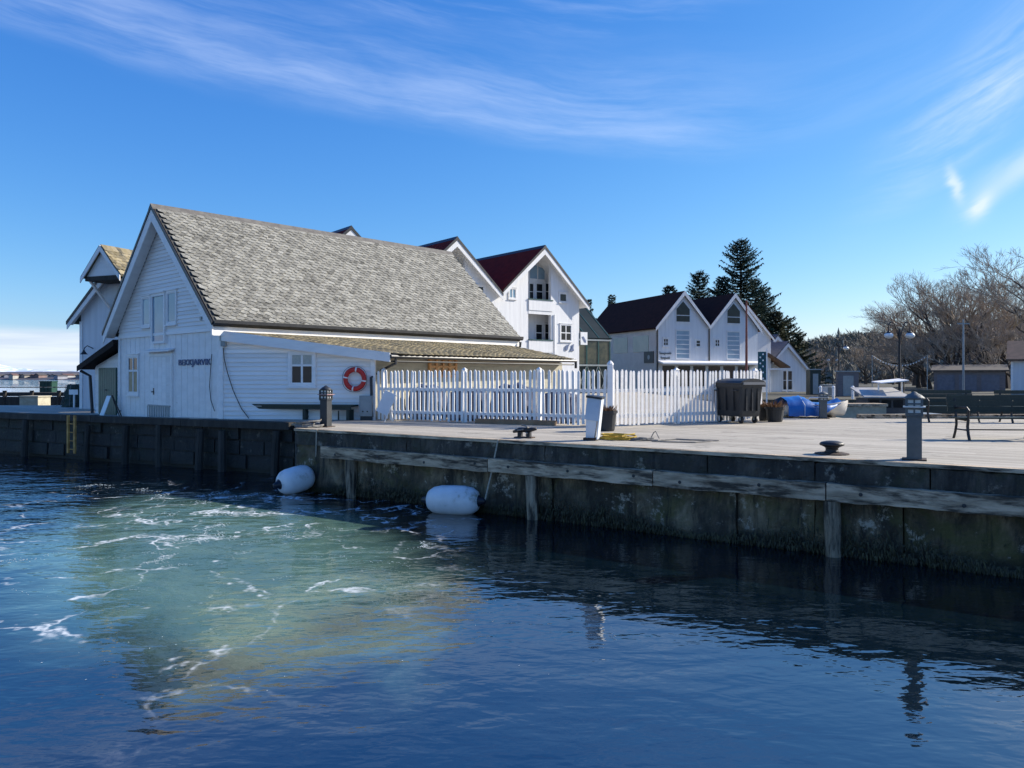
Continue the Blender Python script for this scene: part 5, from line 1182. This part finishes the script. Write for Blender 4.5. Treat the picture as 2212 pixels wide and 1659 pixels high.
# quayside bits beyond the covered boat
rr = random.Random(9)
for k, (px, Y, w_, h, mt_, lab) in enumerate(((1757,66,.9,2.1,DKGREEN,'dark green kiosk beside the low sea house'),(1790,62,.9,.8,WHITE,'white utility box under the single-armed street lamp'),(1830,60,1.5,1.9,GREYWALL,'grey board shed beyond the covered boat'))):
    p = at(px,812,Y); t_ = thing(('kiosk','utility_box','board_shed')[k], lab, ('kiosk','utility box','shed')[k], (p.x,p.y,1.2), R(rr.uniform(-20,20)))
    put('body', MB().box(-w_/2,w_/2,-.5,.5,0,h), mt_, t_); put('lid', MB().box(-w_/2-.08,w_/2+.08,-.58,.58,h+.002,h+.1), GREYMETAL, t_)
    put('door', MB().box(-w_*.25,w_*.25,-.53,-.502,.05,h*.85), GREYMETAL, t_)
for k in range(3):
    p = at((1772,1800,1842)[k],812,(52.8,53.2,52.9)[k]); t_ = thing('mooring_post', 'white mooring post on the far quay of the inlet', 'post', (p.x,p.y,1.2), 0, 'white mooring posts on the far quay')
    put('shaft', MB().lathe([(.09,0),(.09,.75),(.11,.77),(.11,.86),(.04,.92)], 10), WHITE, t_)

# ------------------------------------------------------------------ trees
def conifer_mesh(h, rad, seed, dens=1.0):
    rr = random.Random(seed); mb = MB(); n_wh = int(h*2.6*dens)
    for i in range(n_wh):
        f_ = i/n_wh; z0 = h*(.05+.94*f_); L0 = rad*((1-f_)**.72)*(.85+.22*math.sin(f_*19+seed))+.05*rad
        for b in range(rr.randint(7,10)):
            a_ = rr.uniform(0,6.283); L = L0*rr.uniform(.6,1.15); dr = rr.uniform(.12,.34)*(1-f_); up_ = .18+.35*f_
            dx_ = Vector((math.cos(a_), math.sin(a_), 0)); sd_ = Vector((-dx_.y,dx_.x,0)); n_ = max(4, int(L/.28)); prev = Vector((0,0,z0))
            for k in range(1, n_+1):
                t_ = k/n_; p = dx_*(L*t_)+Vector((0,0,z0-L*dr*t_+L*up_*t_*t_))
                for q in range(5):
                    wd = (.26+.55*(1-t_))*rr.uniform(.5,1.2)*min(1.2,rad/4); s2 = rr.choice((-1,1)); c_ = lerp(prev,p,rr.random())
                    e_ = c_+sd_*(s2*wd)+dx_*wd*.7+Vector((0,0,rr.uniform(-.30,.06)))
                    tk = .075+.05*rr.random(); mb.add([c_-dx_*tk, e_, c_+dx_*tk+Vector((0,0,rr.uniform(-.08,.02)))], [(0,1,2)])
                mb.add([prev, p, lerp(prev,p,.5)+Vector((0,0,-.1-.3*rr.random()))], [(0,1,2)])
                prev = p
    return mb
def conifer(label, p, h, rad, seed, mat, dens=1.0, group=None):
    t_ = thing('spruce_tree', label, 'tree', p, 0, group)
    put('trunk', MB().tube([(0,0,0),(0,0,h*.5),(0,0,h*.97)], [h*.018,h*.011,.03], 7), BARK, t_)
    put('crown', conifer_mesh(h, rad, seed, dens), mat, t_); return t_
def cat_px(px, py, Y, base=1.2): p = at(px,py,Y); return Vector((p.x,p.y,base)), p.z-base
for (px,py,Y,rad,mat,lab) in ((1600,512,100,7.6,NEEDLE,'tallest dark spruce, rising behind the guest house'),
        (1510,583,96,6.2,NEEDLE,'shorter dark spruce left of the tallest one'),
        (1446,612,94,4.6,NEEDLE,'young spruce tip peeping over the guest house ridge'),
        (1322,632,120,3.0,NEEDLE,'lone thin spruce tip above the long brown roof'),
        (1270,640,84,2.4,NEEDLE,'spruce crown beside the inn eave over the glazed link'),
        (1655,640,108,7.0,NEEDLE,'broad spruce leaning out right of the tallest one'),
        (1562,592,99,5.0,NEEDLE,'dark spruce filling the gap between the tall and the shorter one'),
        (1535,640,103,5.0,NEEDLE,'bushy low spruce behind the valley of the twin gables'),
        (1632,598,104,5.5,NEEDLE,'spruce pressed against the right flank of the tallest one'),
        (1676,668,101,5.0,NEEDLE2,'olive spruce stepping down behind the gabled house'),
        (1695,690,104,5.5,NEEDLE2,'olive green evergreen over the low sea house'),
        (1724,714,100,4.2,NEEDLE2,'small olive evergreen at the right end of the spruce group')):
    b_, h = cat_px(px, py, Y); conifer(lab, b_, h, rad, int(px), mat, 1.0, 'evergreens behind the white houses')

def bare_mesh(h, spread, seed, depth=6):
    rr = random.Random(seed); wood, twig = MB(), MB()
    def grow(p, d_, L, r_, lev):
        n_ = 3; pts = [p]; q = p; dd = d_
        for k in range(n_):
            dd = (dd+Vector((rr.uniform(-.16,.16),rr.uniform(-.16,.16),rr.uniform(-.04,.14)))).normalized(); q = q+dd*(L/n_); pts.append(q)
        (wood if lev < 3 else twig).tube(pts, [r_*(1-.5*k/n_) for k in range(n_+1)], 5 if lev < 2 else 3, False)
        if lev >= depth: return
        kids = 4 if lev < 1 else 3 if lev < 5 else 3
        for k in range(kids):
            t_ = rr.uniform(.45,1.0) if k else 1.0; b_ = pts[min(n_,int(t_*n_+.5))]
            a_ = rr.uniform(0,6.283); tilt_ = rr.uniform(.35,.75)*(spread if lev < 2 else .9)
            sd_ = dd.orthogonal().normalized(); sd_ = Matrix.Rotation(a_, 3, dd) @ sd_
            nd = (dd*math.cos(tilt_)+sd_*math.sin(tilt_)+Vector((0,0,.10))).normalized()
            grow(b_, nd, L*rr.uniform(.60,.80), max(.0065, r_*rr.uniform(.5,.60)), lev+1)
    grow(Vector((0,0,0)), Vector((0,0,1)), h*.27, h*.022, 0)
    return wood, twig
protos = []
for sd_ in (1, 2, 3):
    wd, tw = bare_mesh(10, 1.15, sd_*13, 7); zmax = max(v.z for v in tw.v)
    for mb in (wd, tw): mb.xf(lambda p: p*(10/zmax))
    protos.append((wd.mesh('trunk', BARK), tw.mesh('branches', TWIG)))
def bare_tree(label, px, py, Y, k, sx=1.0):
    b_, h = cat_px(px, py, Y); t_ = thing('bare_tree', label, 'tree', b_, random.uniform(0,6), 'leafless trees along the far shore')
    for me, nm in zip(protos[k], ('trunk','branches')):
        o_ = put(nm, me, None, t_); o_.scale = (h/10*sx, h/10*sx, h/10)
for args in ((2050,572,97,0,1.3,'big round-crowned leafless tree behind the grey boathouse'),
        (2150,592,94,1,1.3,'leafless tree filling the gap behind the utility pole'),
        (2240,510,72,2,1.3,'tallest leafless tree, reaching past the white cottage'),
        (1998,635,110,1,1.4,'low leafless tree at the left edge of the bare wood'),
        (2105,605,112,2,1.5,'leafless tree seen through the big round crown'),
        (2200,610,108,0,1.4,'dense leafless tree above the white cottage roof'),
        (1975,690,125,2,1.3,'small leafless tree by the double street lamp'),
        (1930,735,140,0,1.4,'low leafless tree left of the double street lamp'),
        (1870,745,150,1,1.5,'low leafless tree beyond the string of lights'),
        (1770,752,120,2,1.5,'scrubby leafless tree beside the low sea house'),
        (2060,690,92,2,1.5,'bushy leafless tree low behind the grey boathouse'),
        (2140,700,90,0,1.5,'bushy leafless tree at the right end of the grey boathouse'),
        (2010,720,95,1,1.4,'bushy leafless tree left of the grey boathouse'),
        (2200,700,86,1,1.5,'bushy leafless tree crowding the white cottage'),
        (2075,610,100,2,1.4,'leafless tree twinned with the big round-crowned one'),
        (2025,628,104,0,1.4,'leafless tree on the left flank of the big round crown'),
        (2120,632,99,0,1.5,'leafless tree between the round crown and the utility pole'),
        (2175,640,97,2,1.5,'leafless tree standing close behind the utility pole'),
        (1985,700,104,0,1.6,'low leafless thicket tree right of the double street lamp'),
        (2090,670,88,1,1.6,'wide leafless tree rising from behind the grey boathouse roof')):
    bare_tree(args[5], args[0], args[1], args[2], args[3], args[4])

# wooded hill across the harbour
def hillz(x, y):
    a_ = math.atan2(x, y); 
    prof = [(.10,0),(.28,10),(.36,17),(.42,22),(.47,20),(.52,22),(.60,28),(.8,40),(1.2,30)]
    v = 0
    for (a0,h0),(a1,h1) in zip(prof[:-1], prof[1:]):
        if a0 <= a_ <= a1: v = h0+(h1-h0)*(a_-a0)/(a1-a0)
    d_ = math.hypot(x, y); ramp = min(1, max(0, (d_-190)/140)); return 1.0+v*(ramp*ramp*(3-2*ramp))*.74
hm = MB(); NA, NR_ = 70, 16
for i in range(NA+1):
    a_ = .10+1.0*i/NA
    for j in range(NR_+1):
        d_ = 170+300*j/NR_; x_, y_ = d_*math.sin(a_), d_*math.cos(a_); hm.v.append(Vector((x_,y_,hillz(x_,y_)+random.uniform(-.4,.4))))
hm.f = [(i*(NR_+1)+j, i*(NR_+1)+j+1, (i+1)*(NR_+1)+j+1, (i+1)*(NR_+1)+j) for i in range(NA) for j in range(NR_)]
put('hill', hm, M('hill_ground',(.06,.05,.036),(.04,.036,.028),.05,.95,.5,1), kind='structure')
fm = MB(); rr = random.Random(21)
for k in range(5200):
    a_ = rr.uniform(.14,.95); d_ = rr.uniform(175,340); x_, y_ = d_*math.sin(a_), d_*math.cos(a_); z_ = hillz(x_,y_)-.3
    if rr.random() < .06:
        h = rr.uniform(3.0,5.5); r_ = h*.26
        for lv in range(3):
            zz = z_+h*(.1+.27*lv); n_ = 6; c0 = len(fm.v); ap = Vector((x_+rr.uniform(-.1,.1),y_,zz+h*.42))
            ring = [Vector((x_+r_*(1-.27*lv)*rr.uniform(.7,1.25)*math.cos(q*1.047+k), y_+r_*(1-.27*lv)*math.sin(q*1.047+k), zz+rr.uniform(-.3,.2))) for q in range(n_)]
            fm.add(ring+[ap], [(q,(q+1)%n_,n_) for q in range(n_)])
    else:
        h = rr.uniform(2.5,4.6)
        for q in range(20):
            a2 = rr.uniform(0,6.283); e_ = rr.uniform(.4,1); c_ = Vector((x_+h*.28*math.cos(a2)*rr.random(), y_+h*.28*math.sin(a2)*rr.random(), z_+h*rr.uniform(.15,.7))); tp_ = c_+Vector((math.cos(a2)*.9,math.sin(a2)*.9,e_*h*.4)); s2 = Vector((rr.uniform(-.5,.5),rr.uniform(-.5,.5),rr.uniform(-.2,.3)))
            fm.add([c_, tp_, c_+s2], [(0,1,2)])
put('hillside_wood', fm, FOREST, kind='stuff')['label'] = 'dark wooded hillside across the harbour'

# ------------------------------------------------------------------ far left: sea, far shore, jetty
mt_ = MB(); rr = random.Random(3); NXm = 60
prev = None
for layer, (Y, zs, seed) in enumerate(((5200,1.0,1),(4300,.62,2))):
    rows = []
    for i in range(NXm+1):
        x_ = -4200+4400*i/NXm
        h = zs*(44+15*math.sin(i*.55+seed*2)+10*math.sin(i*1.31+seed)+6*math.sin(i*2.7))+4*rr.random()
        rows.append((x_, max(6,h)))
    o0 = len(mt_.v)
    for x_, h in rows: mt_.v += [Vector((x_,Y-500,-5)), Vector((x_+rr.uniform(-15,15),Y-180,h*.55+2)), Vector((x_,Y,h+3)), Vector((x_,Y+500,-5))]
    for i in range(NXm):
        for j in range(3): a_ = o0+i*4+j; mt_.f.append((a_, a_+4, a_+5, a_+1))
put('mountains', mt_, SNOW, kind='structure')
fs = MB(); NXf = 50
for i in range(NXf+1):
    x_ = -900+960*i/NXf; h = 2.2+1.2*math.sin(i*.7)+.8*math.sin(i*1.9+1)
    fs.v += [Vector((x_,560,-1)), Vector((x_,580,1.4)), Vector((x_,700,h+2)), Vector((x_,900,h+4)), Vector((x_,1100,-1))]
for i in range(NXf):
    for j in range(4): a_ = i*5+j; fs.f.append((a_,a_+5,a_+6,a_+1))
put('far_shore', fs, FARLAND, kind='structure')
hues = [(.36,.35,.32),(.28,.29,.33),(.2,.14,.13),(.4,.4,.4),(.22,.22,.23),(.30,.28,.25)]
hm_ = [M('far_wall_%d' % i, c, None, .2, .8) for i, c in enumerate(hues)]; rm_ = [M('far_roof_a',(.08,.075,.075),None,.2,.8), M('far_roof_b',(.13,.075,.065),None,.2,.8)]
descr = ['cream','pale grey','brick-red','off-white','grey-brown','beige']
for k in range(14):
    px = -14+k*14.5; p = at(px, 826, 575+rr.uniform(-6,25)); w_ = rr.uniform(3,5); h = rr.uniform(2.2,3.4); ci = rr.randrange(6)
    t_ = thing('far_house', 'tiny %s house on the far shore across the sound' % descr[ci], 'house', (p.x,p.y,1.3), R(rr.uniform(-40,40)), 'houses on the far shore')
    put('wall', MB().prism([(-w_/2,-1),(w_/2,-1),(w_/2,h*.62),(0,h*.97),(-w_/2,h*.62)], 1, -4, 4), hm_[ci], t_)
    r_ = rm_[rr.random() < .3]
    for s in (-1,1): put('roof', MB().slab([(0,-4.3,h),(s*(w_/2+.4),-4.3,h*.6),(s*(w_/2+.4),4.3,h*.6),(0,4.3,h)], (0,0,.25)), r_, t_)
jt = thing('jetty', 'dark timber jetty with a rail, out beyond the left quay', 'jetty', at(60,850,56)*1, R(2)); jt.location.z = 0; ROOT[jt.name] = Matrix.Translation(jt.location) @ Matrix.Rotation(R(2), 4, 'Z')
put('deck', MB().box(-22,7,-1,1,1.35,1.6), TIMBERDARK, jt)
for k in range(15): put('pile', MB().tube([(-20+k*1.9,-1.05,-.5),(-20+k*1.9,-1.05,1.75)], .14, 8), TIMBERDARK, jt)
for k in range(14): put('plank', MB().box(-20+k*1.9,-20+k*1.9+1.86,-1.12,-1.06,.7,1.32), TIMBERDARK, jt)
put('handrail', MB().box(-22,7,-1.02,-.95,1.95,2.02), TIMBERGREY, jt)
cbk = thing('concrete_block', 'pale concrete block standing before the dark jetty', 'concrete block', at(76,870,52)*1, R(-6)); cbk.location.z = 0; ROOT[cbk.name] = Matrix.Translation(cbk.location) @ Matrix.Rotation(R(-6), 4, 'Z')
put('block', MB().prism([(-.68,-.5),(.68,-.5),(.66,1.38),(-.66,1.38)], 1, -.6, .6), CONCPALE, cbk); put('cap', MB().box(-.72,.72,-.66,.66,1.382,1.46), CONCPALE, cbk)
gc = thing('green_container', 'dark green container standing on the jetty', 'container', at(105,848,57)*1, R(3)); gc.location.z = 1.6
put('body', MB().box(-.43,.43,-.4,.4,0,.75), CONTGREEN, gc); put('lid', MB().box(-.46,.46,-.43,.43,.752,.82), CONTGREEN, gc)
for k in range(4): put('rib', MB().box(-.36+k*.24-.02,-.36+k*.24+.02,-.43,-.402,.03,.72), CONTGREEN, gc)
ns = thing('net_stack', 'heap of green fishing net and pots on the left quay', 'net heap', at(160,868,37.5)*1, R(-10)); ns.location.z = 1.29
mb = MB(); rr = random.Random(8)
for i in range(9):
    t_ = i/8; w_ = .62-.36*t_
    for j in range(14):
        a_ = 6.283*j/14; q = 1+rr.uniform(-.12,.12); mb.v.append(Vector((w_*1.05*q*math.cos(a_), w_*.8*q*math.sin(a_), 1.1*t_+rr.uniform(-.03,.03))))
for i in range(8):
    for j in range(14): mb.f.append((i*14+j,i*14+(j+1)%14,(i+1)*14+(j+1)%14,(i+1)*14+j))
mb.f.append(tuple(8*14+j for j in range(14)))
put('net', mb, NET, ns)
for k in range(10):
    a_ = k*.63; put('pot_hoop', MB().tube([(.58*math.cos(a_)*(1-.5*q/6),-.5*abs(math.sin(a_))*(1-.4*q/6)-.05,.05+q*.17) for q in range(7)], .012, 5), IRON if k % 2 else ROPEG, ns)
sg = thing('quay_sign', 'small blank white sign on a post before the net heap', 'sign', at(160,872,36.6)*1, R(-5)); sg.location.z = 1.29
put('post', MB().box(-.03,.03,-.03,.03,0,.75), WHITE, sg); put('plate', MB().box(-.22,.22,-.055,-.031,.62,.86), WHITE, sg)

# ------------------------------------------------------------------ foam on the water, drifting in lines
def zA(x, y): return x/1.969, 1123.3+y/1.969
def zB(x, y): return x/2.844, 864+y/2.844
LA = [[(340,180),(520,160),(700,150),(740,180),(880,190),(1000,165),(1090,140),(1000,120),(900,85),(720,80)], [(880,100),(920,30),(950,10)],
 [(1000,95),(1130,85),(1250,70),(1330,40),(1460,35)], [(1330,150),(1440,175),(1560,140),(1700,115),(1810,90)], [(1440,165),(1560,170),(1650,190),(1740,210)],
 [(1180,265),(1290,240),(1370,215)], [(750,405),(820,370),(900,330),(990,305)], [(750,405),(850,430),(920,455),(1090,470)], [(0,315),(110,315),(200,335),(140,365),(0,415)],
 [(145,650),(230,600),(350,575),(430,545),(480,515),(560,490)], [(530,570),(600,560),(720,575),(840,610),(890,640),(905,660)], [(145,650),(210,700),(280,770),(360,800),(410,760)],
 [(870,780),(960,760),(1020,700),(1010,630)], [(480,915),(550,870),(550,840)], [(0,180),(170,155),(380,100),(380,90)], [(530,305),(640,295)], [(600,430),(640,470)], [(580,640),(660,660),(720,690)]]
LB = [[(420,600),(600,575),(860,550)], [(860,545),(1000,590),(1120,620),(1230,640),(1330,680),(1500,700)], [(920,705),(1050,715)], [(1010,860),(1150,850),(1300,850),(1350,760)],
 [(1460,880),(1600,860),(1800,840),(1900,800),(2100,790)], [(440,530),(560,520),(700,525)], [(1380,610),(1550,570),(1700,570),(1900,560),(2200,575)], [(1230,640),(1300,600),(1370,560)]]
lines = [[zA(*p) for p in l] for l in LA]+[[zB(*p) for p in l] for l in LB]
fo = MB(); rr = random.Random(31)
def fleck(c, sx, sy, ang):
    n_ = rr.randint(5,8); ca, sa = math.cos(ang), math.sin(ang); pts = []
    for k in range(n_):
        t_ = 6.283*k/n_; q = rr.uniform(.45,1.15); x_, y_ = sx*q*math.cos(t_), sy*q*math.sin(t_)
        pts.append(Vector((c.x+x_*ca-y_*sa, c.y+x_*sa+y_*ca, .004)))
    fo.add(pts+[Vector((c.x,c.y,.005))], [(k,(k+1)%n_,n_) for k in range(n_)])
for l in lines:
    W = [on_z(p[0],p[1],0) for p in l]; ph = rr.uniform(0,9)
    for a_, b_ in zip(W[:-1], W[1:]):
        L = (b_-a_).length; ang = math.atan2((b_-a_).y,(b_-a_).x); n_ = int(L*(95 if a_.y > 9.5 else 150))+2; nv = Vector((-math.sin(ang),math.cos(ang),0))
        for k in range(n_):
            t_ = k/n_; q = ph+t_*L; wgl = .17*math.sin(q*2.3)+.09*math.sin(q*6.1+1)+.04*math.sin(q*15); dens = max(.06, .5+.38*math.sin(q*1.3)+.3*math.sin(q*3.7+2))
            if a_.y < 9.8 or rr.random() > dens*.8: continue
            c_ = lerp(a_,b_,t_)+nv*(wgl+rr.gauss(0,.03+.05*dens)); far_ = c_.y/12
            near_ = 1 if c_.y > 9.5 else .42; fleck(c_, rr.uniform(.006,.022)*far_*(.6+.5*dens), rr.uniform(.005,.016)*far_*(.6+.5*dens), ang+rr.uniform(-.6,.6))
        ph += L
for k in range(60):
    px, py = rr.uniform(40,1250), rr.uniform(1060,1500); c_ = on_z(px,py,0); s_ = rr.uniform(.003,.008); fleck(c_, s_*1.4, s_, rr.uniform(0,3))
put('foam', fo, FOAM, kind='stuff')['label'] = 'white foam lines drifting on the churned harbour water'
